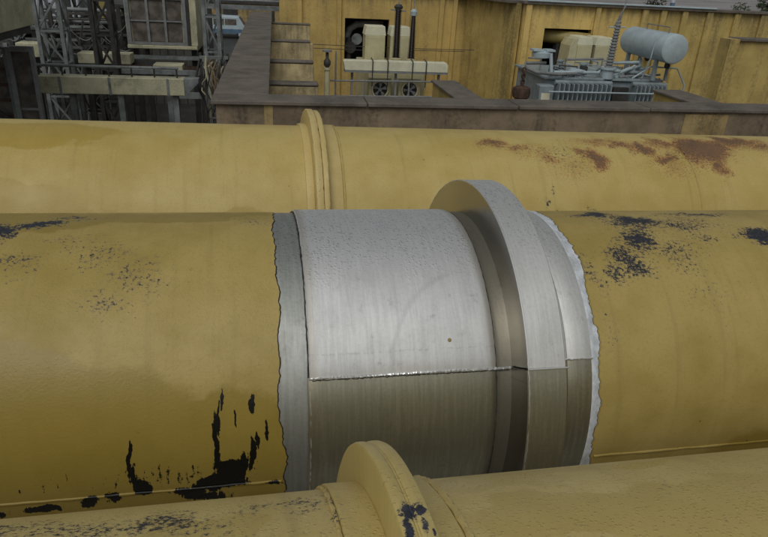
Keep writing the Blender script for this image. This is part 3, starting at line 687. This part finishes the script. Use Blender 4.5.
t.part('hand_wheel', MB().lathe([(0.15, -2.5), (0.15, -2.45), (0.1, -2.44)], (1.62, 21.6, 0), 14), M['galv'])
for i, (z0, z1, yy) in enumerate(((-2.95, -2.98, 27.9), (-3.25, -3.2, 29.3))):
    lone('wire', MB().tube([(1.1, yy, z0), (4, yy, z0 - 0.04), (6.3, yy, z1 - 0.02), (8.3, yy, z1)], 0.014, 6), M['dark'], (4, yy, z0), ('upper', 'lower')[i] + ' thin dark wire strung across the left transformer bay', 'wire', 'wires across the bay')

# ------------------------------------------------------------------ grey transformer
t = Thing('power_transformer', 'grey power transformer with finned radiators and leaning bushing', 'transformer', (11, 22, GZ))
t.part('tank', MB().box(8.95, 13.05, 21.3, 24.2, GZ, -3.12), M['grey'], bevel=0.03)
t.part('cover_plate', MB().box(8.85, 13.12, 21.2, 24.3, -3.118, -3.04), M['grey'], bevel=0.012)
for k in range(12):
    px = 9.18 + k * 0.165
    t.part('radiator_fin', MB().box(px, px + 0.05, 20.72, 21.19, -5.9, -3.18), M['grey'], bevel=0.008)
for k in range(8):
    px = 11.93 + k * 0.15
    t.part('radiator_fin', MB().box(px, px + 0.05, 20.72, 21.19, -5.9, -3.18), M['grey'], bevel=0.008)
t.part('radiator_header', MB().tube([(9.1, 20.95, -3.16), (11.1, 20.95, -3.16)], 0.075, 10), M['grey'], smooth=True)
t.part('radiator_header', MB().tube([(11.85, 20.95, -3.16), (13.1, 20.95, -3.16)], 0.075, 10), M['grey'], smooth=True)
for k in range(18):
    t.part('bolt', MB().lathe([(0.03, -3.04), (0.03, -2.995), (0.015, -2.985)], (9.0 + k * 0.235, 21.26, 0), 6), M['galv'])
t.part('name_plate', MB().box(8.62, 8.92, 20.785, 20.798, -3.72, -3.5), M['creamlite'])
t.part('front_rail', MB().tube([(8.8, 20.65, -3.42), (13.2, 20.65, -3.42)], 0.025, 8), M['greylite'])
t.part('side_box', MB().box(8.55, 9.05, 20.8, 21.25, -4.6, -3.25), M['grey'], bevel=0.03)
t.part('gap_shade_panel', MB().box(11.25, 11.8, 21.0, 21.19, -4.6, -3.3), M['dark'])  # dark panel painting the shade in the gap between radiator banks
random.seed(12)
for k, (px, py, hh, rr) in enumerate([(9.4, 21.8, 0.22, 0.16), (10.1, 21.6, 0.16, 0.22), (10.6, 22.2, 0.30, 0.12), (11.5, 21.6, 0.20, 0.15), (12.2, 21.7, 0.16, 0.2), (12.7, 22.0, 0.24, 0.1), (9.9, 22.6, 0.34, 0.1)]):
    t.part('turret', MB().lathe([(rr, -3.045), (rr, -3.04 + hh), (rr * 1.3, -3.04 + hh), (rr * 1.3, -3.0 + hh), (rr * 0.4, -2.96 + hh)], (px, py, 0), 14), M['greylite'] if k % 2 else M['grey'])
for k, pth in enumerate([[(9.2, 21.4, -2.9), (10.8, 21.4, -2.88), (11.2, 21.7, -2.6), (12.4, 21.8, -2.55)], [(10.0, 22.4, -3.0), (10.0, 22.4, -2.6), (11.4, 22.4, -2.55)], [(11.3, 21.5, -3.0), (11.9, 21.5, -2.75), (12.6, 22.0, -2.7), (12.8, 22.4, -2.5)], [(11.6, 21.45, -3.0), (13.1, 21.45, -2.9)], [(12.0, 21.3, -3.03), (12.6, 21.3, -2.62), (13.6, 21.3, -2.66), (14.0, 21.3, -3.2), (14.0, 21.3, -4.4)]]):
    t.part('oil_pipe', MB().tube(pth, (0.05, 0.04, 0.06, 0.035, 0.028)[k], 8), M['galv'] if k % 2 else M['greylite'], smooth=True)
t.part('turret', MB().lathe([(0.20, -3.05), (0.20, -2.75), (0.26, -2.75), (0.26, -2.68)], (11.08, 21.3, 0), 14), M['greylite'])
b = bushing(t, 11.08, 21.3, -2.70, -1.30, 0.15, 0.10, M['galv'], 15, (0.05, 0.02))
t.part('arc_horn', MB().tube([(10.85, 21.33, -1.42), (11.45, 21.33, -1.40)], 0.022, 6), M['greylite'], b)
t.part('arc_horn', MB().tube([(11.0, 21.33, -1.42), (11.18, 21.33, -1.0), (11.3, 21.33, -0.75)], 0.018, 6), M['galv'], b)
t.part('lead_wire', MB().tube([(11.2, 21.33, -1.2), (11.34, 21.4, -0.4), (11.45, 21.5, 0.6)], 0.016, 6), M['galv'], b)
random.seed(33)
for k in range(26):                              # conduits, valves and stays that crowd the cover
    px = random.uniform(9.1, 12.9); py = random.uniform(21.35, 23.2); hh = random.uniform(0.12, 0.42); dx = random.uniform(-0.5, 0.5)
    t.part('conduit', MB().tube([(px, py, -3.05), (px, py, -3.04 + hh), (px + dx, py + random.uniform(-0.2, 0.2), -3.04 + hh * random.uniform(0.6, 1.2))], random.uniform(0.014, 0.036), 6), random.choice((M['galv'], M['greylite'], M['dark'], M['grey'], M['steel'])))
for k in range(12):
    px = random.uniform(9.1, 12.9); py = random.uniform(21.3, 22.6); q = random.uniform(0.05, 0.12)
    t.part('terminal_box', MB().box(px - q, px + q, py - q, py + q, -3.039, -3.04 + q * random.uniform(1.2, 2.6)), random.choice((M['grey'], M['greylite'], M['galv'], M['dark'])), bevel=0.01)
# curved oil pipe reaching left to the hook
t.part('swan_pipe', MB().tube([(10.3, 21.5, -3.0), (9.9, 21.3, -2.92), (9.2, 21.05, -2.92), (8.4, 20.95, -2.86), (8.05, 21.0, -2.74), (8.12, 21.25, -2.62), (8.9, 21.5, -2.62)], 0.055, 10), M['galv'], smooth=True)
t.part('drop_pipe', MB().tube([(9.0, 21.4, -2.3), (9.08, 21.3, -2.95)], 0.06, 10), M['greylite'], smooth=True)
pot = t.part('oil_pot', MB().lathe([(0.08, -2.5), (0.3, -2.46), (0.32, -2.3), (0.1, -2.24)], (8.75, 21.6, 0), 16), M['greylite'], smooth=True)
t.part('oil_pot_cover', MB().box(8.4, 8.75, 21.4, 21.8, -2.26, -2.2).box(8.85, 9.15, 21.4, 21.8, -2.26, -2.2), M['greylite'], pot)
h = Thing('hanging_weight', 'brown drum hanging by a short rusty chain from the curved pipe', 'weight', (7.98, 20.95, -3.72))
h.part('drum', MB().lathe([(0.20, -3.72), (0.28, -3.66), (0.30, -3.5), (0.28, -3.36), (0.20, -3.32), (0.06, -3.30), (0.06, -3.2)], (7.98, 20.95, 0), 20), M['rustbrown'], smooth=True)
for k in range(5):
    z = -3.18 + k * 0.095; a = (k % 2) * math.pi / 2
    pts = [(7.98 + 0.06 * math.cos(q) * math.cos(a), 20.95 + 0.06 * math.cos(q) * math.sin(a), z + 0.075 * math.sin(q)) for q in [i * math.pi / 5 for i in range(11)]]
    h.part('chain_link', MB().tube(pts, 0.026, 6), M['rustbrown'], smooth=True)
# conservator
c = Thing('conservator_tank', 'light grey horizontal cylinder tank above the grey transformer', 'tank', (12.85, 21.9, -3.04))
CT = (12.85, 0, -1.96)
c.part('drum', MB().lathe([(0.0005, 20.46), (0.40, 20.47), (0.455, 20.50), (0.47, 20.54), (0.47, 23.3), (0.455, 23.36), (0.36, 23.4)], CT, 40, 'y'), M['greylite'], smooth=True)
c.part('weld_ring', MB().lathe([(0.474, 0.0), (0.474, 0.02)], (CT[0], 20.62, CT[2]), 40, 'y'), M['greylite'], smooth=True)
for yy in (21.0, 22.9):
    c.part('leg', MB().box(12.55, 12.67, yy, yy + 0.1, -3.038, -2.33).box(13.03, 13.10, yy, yy + 0.1, -3.038, -2.33), M['grey'])
c.part('guard_rail', MB().tube([(12.75, 20.9, -1.5), (12.75, 20.9, -1.32), (12.75, 22.3, -1.32), (12.75, 22.3, -1.5)], 0.02, 6), M['galv'])
c.part('level_pipe', MB().tube([(12.40, 21.0, -1.75), (12.36, 21.0, -2.3), (12.3, 21.2, -3.0)], 0.022, 6), M['greylite'])
c.part('drain_valve', MB().lathe([(0.05, -2.62), (0.1, -2.55), (0.08, -2.44)], (12.95, 20.9, 0), 10), M['dark'])
for x0, x1, lab, sk in ((11.06, 11.98, 'left one of the two cream cabinets beside the grey transformer opening', 0.32), (12.06, 12.84, 'right one of the two cream cabinets beside the grey transformer opening', 0.05)):
    cb = Thing('equipment_cabinet', lab, 'cabinet', ((x0 + x1) / 2, 25, -3.5), 'cream cabinets on the transformers')
    cb.part('body', MB().box(x0 + sk, x1, 24.6, 25.6, -3.38, -2.32), M['cream'], bevel=0.015)
    cb.part('roof', MB().prism([(x0 + sk - 0.03, -2.318), (x1 + 0.03, -2.318), (x1 - 0.03, -2.03), (x0 + sk + 0.05, -2.03)], 24.62, 25.6), M['creamlite'], bevel=0.012)
    if sk > 0.2:
        cb.part('side_cowl', MB().prism([(x0 - 0.02, -3.38), (x0 + sk - 0.004, -3.38), (x0 + sk - 0.004, -2.10), (x0 + 0.16, -2.10), (x0 + 0.03, -2.36)], 24.62, 25.58), M['cream'], bevel=0.015)
    cb.part('stand', MB().box(x0 + sk + 0.1, x1 - 0.1, 24.8, 25.4, GZ, -3.381), M['dark'])

# ------------------------------------------------------------------ switchyard on the left
t = Thing('gantry_beam', 'long weathered cream girder on grey posts across the left yard', 'girder', (-3.4, 15, GZ))
t.part('girder', MB().box(-6.6, -1.98, 15.0, 15.35, -2.76, -2.40), M['creamyard'], bevel=0.012)
t.part('end_plate', MB().prism([(-1.976, -2.76), (-1.68, -2.48), (-1.68, -2.40), (-1.976, -2.40)], 15.02, 15.33), M['steel'])
for px in (-4.55, -3.55, -2.35):
    t.part('joint_strap', MB().box(px, px + 0.05, 14.985, 14.998, -2.765, -2.40), M['steel'])
for px in (-6.1, -4.35, -3.35, -2.2):
    t.part('post', MB().box(px - 0.06, px + 0.06, 15.1, 15.25, GZ, -2.762), M['steel'])
t.part('top_rail', MB().tube([(-6.5, 15.15, -2.2), (-2.1, 15.15, -2.2)], 0.03, 8), M['steel'])
for k in range(9):
    px = -5.9 + k * 0.47
    t.part('rail_post', MB().tube([(px, 15.15, -2.41), (px, 15.15, -2.2)], 0.02, 6), M['dark'])
t = Thing('gantry_beam', 'short cream girder behind the long one, half hidden by lattice steel', 'girder', (-4.2, 18.4, GZ))
t.part('girder', MB().box(-5.05, -3.75, 18.5, 19.0, -2.62, -2.36), M['creamyard'], bevel=0.012)
t.part('girder', MB().box(-6.5, -5.9, 18.5, 19.0, -2.50, -2.16), M['creamyard'], bevel=0.012)
t.part('girder', MB().box(-3.2, -2.45, 18.5, 19.0, -2.74, -2.60), M['creamyard'], bevel=0.012)
t.part('tie_beam', MB().box(-6.6, -2.4, 19.02, 19.12, -2.7, -2.56), M['dark'])
for px in (-6.2, -4.9, -3.9, -2.8):
    t.part('post', MB().box(px - 0.07, px + 0.07, 18.7, 18.84, GZ, -2.745), M['dark'])
def lattice(label, x, y, wd, dp, top, mat, nseg=6, z0=GZ):
    t = Thing('lattice_tower', label, 'lattice tower', (x, y, z0), 'lattice steel towers in the left yard')
    cs = [(x - wd / 2, y - dp / 2), (x + wd / 2, y - dp / 2), (x + wd / 2, y + dp / 2), (x - wd / 2, y + dp / 2)]
    for cx_, cy_ in cs: t.part('leg', MB().bar((cx_, cy_, z0), (cx_, cy_, top), 0.09), mat)
    hs_ = (top - z0) / nseg
    for k in range(nseg):
        za, zb = z0 + k * hs_, z0 + (k + 1) * hs_
        for i in range(4):
            p, q = cs[i], cs[(i + 1) % 4]
            if (k + i) % 2: p, q = q, p
            t.part('brace', MB().bar((p[0], p[1], za), (q[0], q[1], zb), 0.045), mat)
            t.part('tie', MB().bar((cs[i][0], cs[i][1], zb - 0.03), (cs[(i + 1) % 4][0], cs[(i + 1) % 4][1], zb - 0.03), 0.045), mat)
    return t
lattice('blue grey lattice tower in front of the white panels at top left', -5.45, 18.2, 0.55, 0.5, 0.6, M['steel'], 9)
lattice('blue grey lattice tower beside the left edge of window cabin', -4.10, 17.6, 0.42, 0.4, -0.2, M['dark'], 8)
lattice('twin legged blue grey lattice tower next to the fire wall coping', -1.62, 18.6, 0.36, 0.6, 0.4, M['steel'], 8)
lattice('dark lattice tower far back between window cabin and white panels', -6.9, 27.0, 0.8, 0.7, 0.8, M['dark'], 8)
lattice('dark lattice tower far back between the girder and cream cabin', -9.6, 26.5, 0.8, 0.7, 0.8, M['dark'], 8)
t = Thing('pipe_rack', 'dark pipe rack of many horizontal bars in the left yard', 'pipe rack', (-5.6, 21, GZ))
random.seed(21)
for k in range(11):
    z = -2.75 + k * 0.125 + random.uniform(-0.03, 0.03); y = 20.2 + random.uniform(0, 2.2)
    x0 = -9.0 + random.uniform(0, 1.2); x1 = -4.15 - random.uniform(0, 0.9)
    mm = random.choice((M['dark'], M['dark'], M['steel'], M['darkclad'], M['steel']))
    if k % 3: t.part('pipe', MB().tube([(x0, y, z), (x1, y, z + random.uniform(-0.05, 0.08))], random.uniform(0.03, 0.07), 8), mm, smooth=True)
    else: t.part('bar', MB().bar((x0, y, z), (x1, y, z + random.uniform(-0.04, 0.1)), 0.10, 0.06), mm)
for px in (-8.4, -7.2, -6.1, -5.0, -4.3):
    for yy in (20.3, 22.2):
        t.part('post', MB().bar((px, yy, GZ), (px, yy, -1.3), 0.10), M['dark'])
for k in range(16):
    x0 = random.uniform(-8.4, -4.6); z0 = random.uniform(-3.6, -2.2)
    t.part('brace', MB().bar((x0, 20.1, z0), (x0 + random.uniform(-0.7, 0.7), 20.2, z0 + random.uniform(0.3, 1.1)), 0.04), random.choice((M['dark'], M['steel'], M['darkclad'])))
random.seed(77)
for k in range(46):                              # junction boxes, clamps and stubs hung on the rack
    px = random.uniform(-8.6, -4.3); pz = random.uniform(-3.4, -1.5); py = random.uniform(19.95, 22.3); q = random.uniform(0.03, 0.11)
    t.part(random.choice(('junction_box', 'clamp', 'bracket')), MB().box(px - q, px + q * random.uniform(0.4, 1.6), py, py + q, pz, pz + q * random.uniform(0.5, 2.2)), random.choice((M['steel'], M['galv'], M['creamyard'], M['dark'], M['darkclad'], M['rustbrown'])), bevel=0.006)
for k in range(14):
    px = random.uniform(-8.2, -4.6); pz = random.uniform(-2.6, -1.6); dx = random.uniform(0.4, 1.3)
    t.part('cable', MB().tube([(px + dx * f, 20.0 + 0.1 * math.sin(f * 3), pz - 0.45 * math.sin(f * 3.14) * dx + 0.1 * f) for f in [i / 8 for i in range(9)]], 0.014, 6), random.choice((M['dark'], M['steel'], M['galv'])))
t = Thing('window_cabin', 'cream cabin with large six pane steel window at top of the left yard', 'cabin', (-3.1, 20.6, GZ))
X0, X1 = -4.02, -2.22; YC = 20.0
t.part('body', MB().box(X0 - 0.06, X1 + 0.05, YC + 0.04, YC + 2.2, -2.40, 0.6), M['creamyard'], bevel=0.01)
t.part('sill', MB().box(X0 - 0.05, X1 + 0.04, YC - 0.10, YC + 0.038, -2.37, -2.28), M['creamyard'], bevel=0.01)
t.part('corner_post', MB().box(X1 - 0.12, X1 + 0.06, YC - 0.06, YC + 0.035, -2.272, 0.6), M['creamyard'], bevel=0.01)
wf = t.part('window_frame', MB().box(X0 - 0.03, X0 + 0.07, YC - 0.05, YC + 0.034, -2.27, -0.95).box(X1 - 0.32, X1 - 0.22, YC - 0.05, YC + 0.034, -2.27, -0.95).box(X0 + 0.072, X1 - 0.322, YC - 0.05, YC + 0.034, -2.27, -2.20).box(X0 + 0.072, X1 - 0.322, YC - 0.05, YC + 0.034, -1.08, -0.95), M['galv'])
wx0, wx1 = X0 + 0.075, X1 - 0.325
for i in range(3):
    for j in range(2):
        a = wx0 + (wx1 - wx0) * i / 3 + 0.035; b_ = wx0 + (wx1 - wx0) * (i + 1) / 3 - 0.035
        z0 = -2.195 + j * 0.56 + 0.02; z1 = z0 + 0.51
        t.part('pane', MB().box(a, b_, YC + 0.005, YC + 0.02, z0, z1), M['pane'], wf)
for i in (1, 2):
    xx = wx0 + (wx1 - wx0) * i / 3
    t.part('mullion', MB().box(xx - 0.033, xx + 0.033, YC - 0.045, YC + 0.03, -2.197, -1.083), M['galv'], wf)
t.part('transom', MB().box(wx0, wx1, YC - 0.03, YC + 0.0, -1.66, -1.62), M['galv'], wf)
t.part('side_window_frame', MB().box(X1 - 0.21, X1 - 0.13, YC - 0.05, YC + 0.034, -2.27, 0.6), M['dark'])
for px in (X0 + 0.1, X1 - 0.1):
    for yy in (YC + 0.2, YC + 1.9): t.part('leg', MB().box(px - 0.07, px + 0.07, yy, yy + 0.14, GZ, -2.402), M['dark'])
t.part('under_beam', MB().box(X0 - 0.4, X1 + 0.1, YC - 0.05, YC + 0.1, -2.66, -2.56), M['steel'])
t.part('under_beam', MB().box(X0 - 0.4, X1 + 0.1, YC - 0.02, YC + 0.1, -2.92, -2.84), M['rustbrown'])
t = Thing('glazed_panel', 'grey steel framed window panel standing at the far left edge', 'window panel', (-4.9, 14, GZ))
t.part('stile', MB().box(-5.12, -5.03, 14.0, 14.1, GZ, -1.72), M['galv'])
t.part('stile', MB().box(-4.70, -4.63, 14.0, 14.1, GZ, -1.70), M['galv'])
t.part('stile', MB().box(-5.22, -5.13, 14.12, 14.24, GZ, -1.74), M['steel'])
t.part('rail', MB().box(-5.028, -4.702, 14.0, 14.1, -1.80, -1.70), M['galv'])
t.part('rail', MB().box(-5.028, -4.702, 14.02, 14.1, -2.92, -2.87), M['galv'])
t.part('pane', MB().box(-5.027, -4.703, 14.05, 14.07, -2.868, -1.802), M['pane'])
t.part('pane', MB().box(-5.027, -4.703, 14.05, 14.07, -4.5, -2.922), M['pane'])
t.part('back_brace', MB().bar((-5.9, 14.1, -2.6), (-5.15, 14.2, -3.3), 0.05), M['dark'])
t.part('back_panel', MB().box(-6.6, -5.25, 14.3, 14.36, GZ, -1.95), M['pane'])
for z in (-2.2, -2.5, -2.8, -3.1):
    t.part('panel_rail', MB().box(-6.6, -5.25, 14.26, 14.298, z, z + 0.05), M['rustbrown'])
t = Thing('elevated_cabin', 'plain cream sheet metal cabin cut off by the top left corner', 'cabin', (-6, 13, GZ))
t.part('body', MB().box(-7.4, -4.50, 11.0, 14.0, -1.29, 1.4), M['creamyard'], bevel=0.01)
t.part('floor_frame', MB().box(-7.3, -4.56, 11.1, 13.9, -1.42, -1.292), M['dark'])
for px, yy in ((-7.2, 11.2), (-5.9, 12.0), (-7.2, 13.7)):
    t.part('leg', MB().box(px - 0.06, px + 0.06, yy - 0.06, yy + 0.06, GZ, -1.422), M['steel'])
# front portal next to the girder's end
t = Thing('steel_portal', 'blue grey steel portal frame under the right end of the cream girder', 'frame', (-2.3, 17, GZ))
for px in (-2.55, -1.72): t.part('column', MB().box(px - 0.06, px + 0.06, 16.6, 16.74, GZ, -2.15 if px > -2 else -3.0), M['steel'])
t.part('beam', MB().box(-2.488, -1.782, 16.62, 16.72, -3.12, -2.98), M['steel'])
t.part('brace', MB().bar((-2.3, 16.67, -2.85), (-1.78, 16.67, -2.45), 0.12), M['steel'])
t.part('beam', MB().box(-3.6, -1.782, 16.62, 16.72, -2.56, -2.46), M['steel'])
# cable bundle by the fire wall
t = Thing('cable_bundle', 'dusty bundle of hanging cables beside the fire wall coping', 'cables', (-1.3, 16.5, GZ))
random.seed(5)
for k in range(22):
    x0 = -1.40 + random.uniform(-0.30, 0.22); y0 = 16.0 + random.uniform(-0.5, 0.9); z0 = -2.0 - random.uniform(0, 0.35); ln = random.uniform(0.5, 1.6)
    bend = random.uniform(-0.15, 0.15)
    pth = [(x0 + bend * math.sin(i * 0.9) + random.uniform(-0.03, 0.03), y0 + random.uniform(-0.04, 0.04), z0 - ln * i / 7) for i in range(8)]
    t.part('cable', MB().tube(pth, random.uniform(0.010, 0.030), 6), (M['creamyard'], M['brownwall'], M['darkclad'], M['dark'], M['brownwall'])[k % 5], smooth=True)
t.part('cable_tray', MB().box(-1.85, -1.0, 15.9, 17.0, -4.8, -4.72), M['dark'])
t.part('cable_clamp', MB().box(-1.75, -1.1, 16.2, 16.3, -2.12, -2.06), M['steel'])
for px in (-1.74, -1.12): t.part('post', MB().box(px - 0.03, px + 0.03, 16.3, 16.36, GZ, -2.0), M['dark'])
# dark shed added to dim the back of the yard
t = Thing('shade_shed', 'dark ribbed sheet metal shed added to dim the back of the left yard', 'building', (-12, 33, GZ))
t.part('wall', MB().box(-26, -3.9, 33, 33.3, GZ, -2.2), M['darkclad'])
t.part('wall', MB().box(-4.2, -3.9, 33.301, 45, GZ, -2.2), M['darkclad'])
t.part('roof', MB().box(-26.2, -3.8, 32.8, 45, -2.198, -2.05), M['dark'])
for k in range(60):
    px = -25.6 + k * 0.36
    t.part('cladding_rib', MB().box(px, px + 0.10, 32.94, 32.998, GZ, -2.2), M['darkclad'])
t = Thing('white_container', 'white panelled container standing behind the lattice tower at top left', 'container', (-9.3, 30.5, GZ))
t.part('body', MB().box(-10.8, -7.85, 30.0, 32.4, -2.45, -0.9), M['white'], bevel=0.03)
for px in (-10.0, -9.15, -8.55): t.part('panel_joint', MB().box(px, px + 0.12, 29.96, 29.998, -2.42, -0.9), M['steel'])
for px in (-10.6, -8.05): t.part('leg', MB().box(px - 0.1, px + 0.1, 30.2, 32.0, GZ, -2.452), M['dark'])
t.part('deck', MB().box(-11.2, -6.6, 29.7, 32.6, -2.62, -2.453), M['dark'])
t = Thing('relay_box', 'small olive cream box beside the white container at top left', 'box', (-7.1, 30.5, -2.45))
t.part('body', MB().box(-7.55, -6.75, 30.1, 31.0, -2.4529, -1.7), M['olive'], bevel=0.02)
t.part('lid', MB().box(-7.6, -6.7, 30.05, 31.05, -1.698, -1.64), M['creamyard'], bevel=0.01)
t = Thing('overhead_girder', 'grey overhead girder meeting the yellow wall at the top', 'girder', (-1.5, 27.4, GZ))
t.part('girder', MB().box(-4.4, 0.18, 27.3, 27.5, -1.72, -1.56), M['steel'])
t.part('girder', MB().box(-4.4, 0.18, 28.0, 28.2, -1.40, -1.18), M['dark'])
t.part('post', MB().box(-2.9, -2.76, 27.3, 28.2, GZ, -1.722), M['dark'])
t.part('post', MB().box(-0.12, 0.0, 27.3, 28.2, GZ, -1.722), M['dark'])
t.part('tube', MB().tube([(-4.4, 27.8, -1.44), (0.17, 27.8, -1.40)], 0.04, 8), M['galv'])
# vehicle far down the yard
def wheel(th, x, y, z, r):
    o = th.part('wheel', MB().lathe([(r * 0.7, -0.12), (r, -0.1), (r, 0.1), (r * 0.7, 0.12)], (x, y, z), 16, 'y'), M['black'], smooth=True)
    th.part('rim', MB().lathe([(r * 0.55, -0.125), (r * 0.5, -0.14)], (x, y, z), 12, 'y'), M['greylite'], o)
t = Thing('parked_van', 'small pale grey and blue van parked far down the yard', 'van', (-4.0, 64, GZ + 0.06))
zb = GZ + 0.06
t.part('body', MB().prism([(-5.6, zb + 0.35), (-2.5, zb + 0.35), (-2.4, zb + 1.0), (-2.75, zb + 1.15), (-3.2, zb + 1.85), (-5.5, zb + 1.9), (-5.65, zb + 1.0)], 63.2, 64.9), M['greylite'], bevel=0.06)
t.part('side_stripe', MB().box(-5.55, -2.5, 63.17, 63.198, zb + 0.45, zb + 0.8), M['blue'])
t.part('windscreen', MB().prism([(-2.74, zb + 1.18), (-3.17, zb + 1.80), (-3.12, zb + 1.84), (-2.68, zb + 1.2)], 63.3, 64.8), M['pane'])
for a, b_ in ((-5.4, -4.5), (-4.4, -3.4)): t.part('side_window', MB().box(a, b_, 63.18, 63.198, zb + 1.15, zb + 1.65), M['pane'])
for px in (-5.0, -3.1):
    for py in (63.3, 64.8): wheel(t, px, py, zb + 0.33, 0.33)
t = Thing('store_hut', 'brown store hut behind the parked van in the far yard', 'hut', (-4.5, 70, GZ + 0.06))
t.part('wall', MB().box(-9, 0.5, 70, 74, zb, zb + 2.6), M['brownyellow'])
t.part('roof', MB().box(-9.3, 0.8, 69.6, 74.4, zb + 2.602, zb + 2.8), M['dark'])
t.part('door', MB().box(-5, -3.6, 69.95, 69.998, zb, zb + 2.1), M['dark'])
for k, (x, y, s_) in enumerate([(-6.8, 60, 0.9), (-2.2, 57, 0.8), (-7.6, 55, 1.0)]):
    c = Thing('timber_crate', ('weathered crate left of the parked van', 'weathered crate in front of parked van near the coping', 'weathered crate nearest the dark shed corner')[k], 'crate', (x, y, GZ + 0.06), 'crates in the far yard')
    c.part('box', MB().box(x - s_ / 2, x + s_ / 2, y, y + s_, zb, zb + s_ * 0.8), M['brownwall'], bevel=0.02)
    for z in (0.1, 0.4, 0.65): c.part('slat', MB().box(x - s_ / 2 - 0.02, x + s_ / 2 + 0.02, y - 0.03, y - 0.002, zb + z * s_, zb + z * s_ + 0.1), M['brownyellow'])

# ------------------------------------------------------------------ things beyond the yellow wall
def tree(label, x, y, h, rad, n, seed):
    rnd = random.Random(seed); t = Thing('tree', label, 'tree', (x, y, GZ), 'trees beyond the yellow wall')
    mb = MB().tube([(x, y, GZ), (x + 0.1, y, GZ + h * 0.3), (x - 0.05, y, GZ + h * 0.55), (x + 0.1, y, GZ + h * 0.85)], [0.22, 0.17, 0.12, 0.04], 8)
    for k in range(9):
        a = k * 2.4; z = GZ + h * (0.35 + 0.05 * k)
        mb.tube([(x, y, z), (x + math.cos(a) * rad * 0.5, y + math.sin(a) * rad * 0.5, z + h * 0.12), (x + math.cos(a) * rad * 0.9, y + math.sin(a) * rad * 0.9, z + h * 0.16)], [0.08, 0.05, 0.02], 6)
    t.part('trunk', mb, M['bark'], smooth=True)
    cl = [(Vector((rnd.gauss(0, 0.42), rnd.gauss(0, 0.42), rnd.gauss(0, 0.32))), rnd.uniform(0.15, 0.34)) for _ in range(26)]
    lf = MB()
    for _ in range(n):
        c, r = rnd.choice(cl); d = Vector((rnd.gauss(0, 1), rnd.gauss(0, 1), rnd.gauss(0, 0.8))); d = d.normalized() * r * rnd.uniform(0.5, 1)
        p = Vector((x, y, GZ + h * 0.68)) + Vector(((c + d).x * rad, (c + d).y * rad, (c + d).z * h * 0.42))
        u = Vector((rnd.gauss(0, 1), rnd.gauss(0, 1), rnd.gauss(0, 1))).normalized(); v = u.orthogonal().normalized(); s = rnd.uniform(0.12, 0.24)
        k = len(lf.v); lf.v += [tuple(p - u * s), tuple(p + v * s * 0.5), tuple(p + u * s), tuple(p - v * s * 0.5)]; lf.f.append((k, k + 1, k + 2, k + 3))
    me = bpy.data.meshes.new('crown'); me.from_pydata([(a - t.base[0], b - t.base[1], c - t.base[2]) for a, b, c in lf.v], [], lf.f); me.materials.append(M['leaf'])
    o = bpy.data.objects.new('crown', me); COL.objects.link(o); o.parent = t.o
tree('bushy dark tree at the top right corner beyond the yellow wall', 66.5, 84, 6.0, 4.0, 5200, 2)
tree('dark tree partly cut off at the right edge beyond the yellow wall', 71.5, 88, 6.2, 3.6, 4200, 3)
tree('small sparse tree showing just above the yellow wall coping', 50.5, 88, 5.6, 2.0, 900, 4)
t = Thing('marker_post', 'white and blue striped post beyond the yellow wall', 'post', (54.5, 90, GZ))
for k in range(7):
    t.part('white_band' if k % 2 else 'blue_band', MB().lathe([(0.32, GZ + k * 0.8), (0.32, GZ + k * 0.8 + 0.798)], (54.5 + 0.0 * k, 90, 0), 14), M['white'] if k % 2 else M['blue'], smooth=True)
t.part('cap', MB().lathe([(0.32, GZ + 5.6), (0.36, GZ + 5.65), (0.1, GZ + 5.85)], (54.5, 90, 0), 14), M['white'], smooth=True)
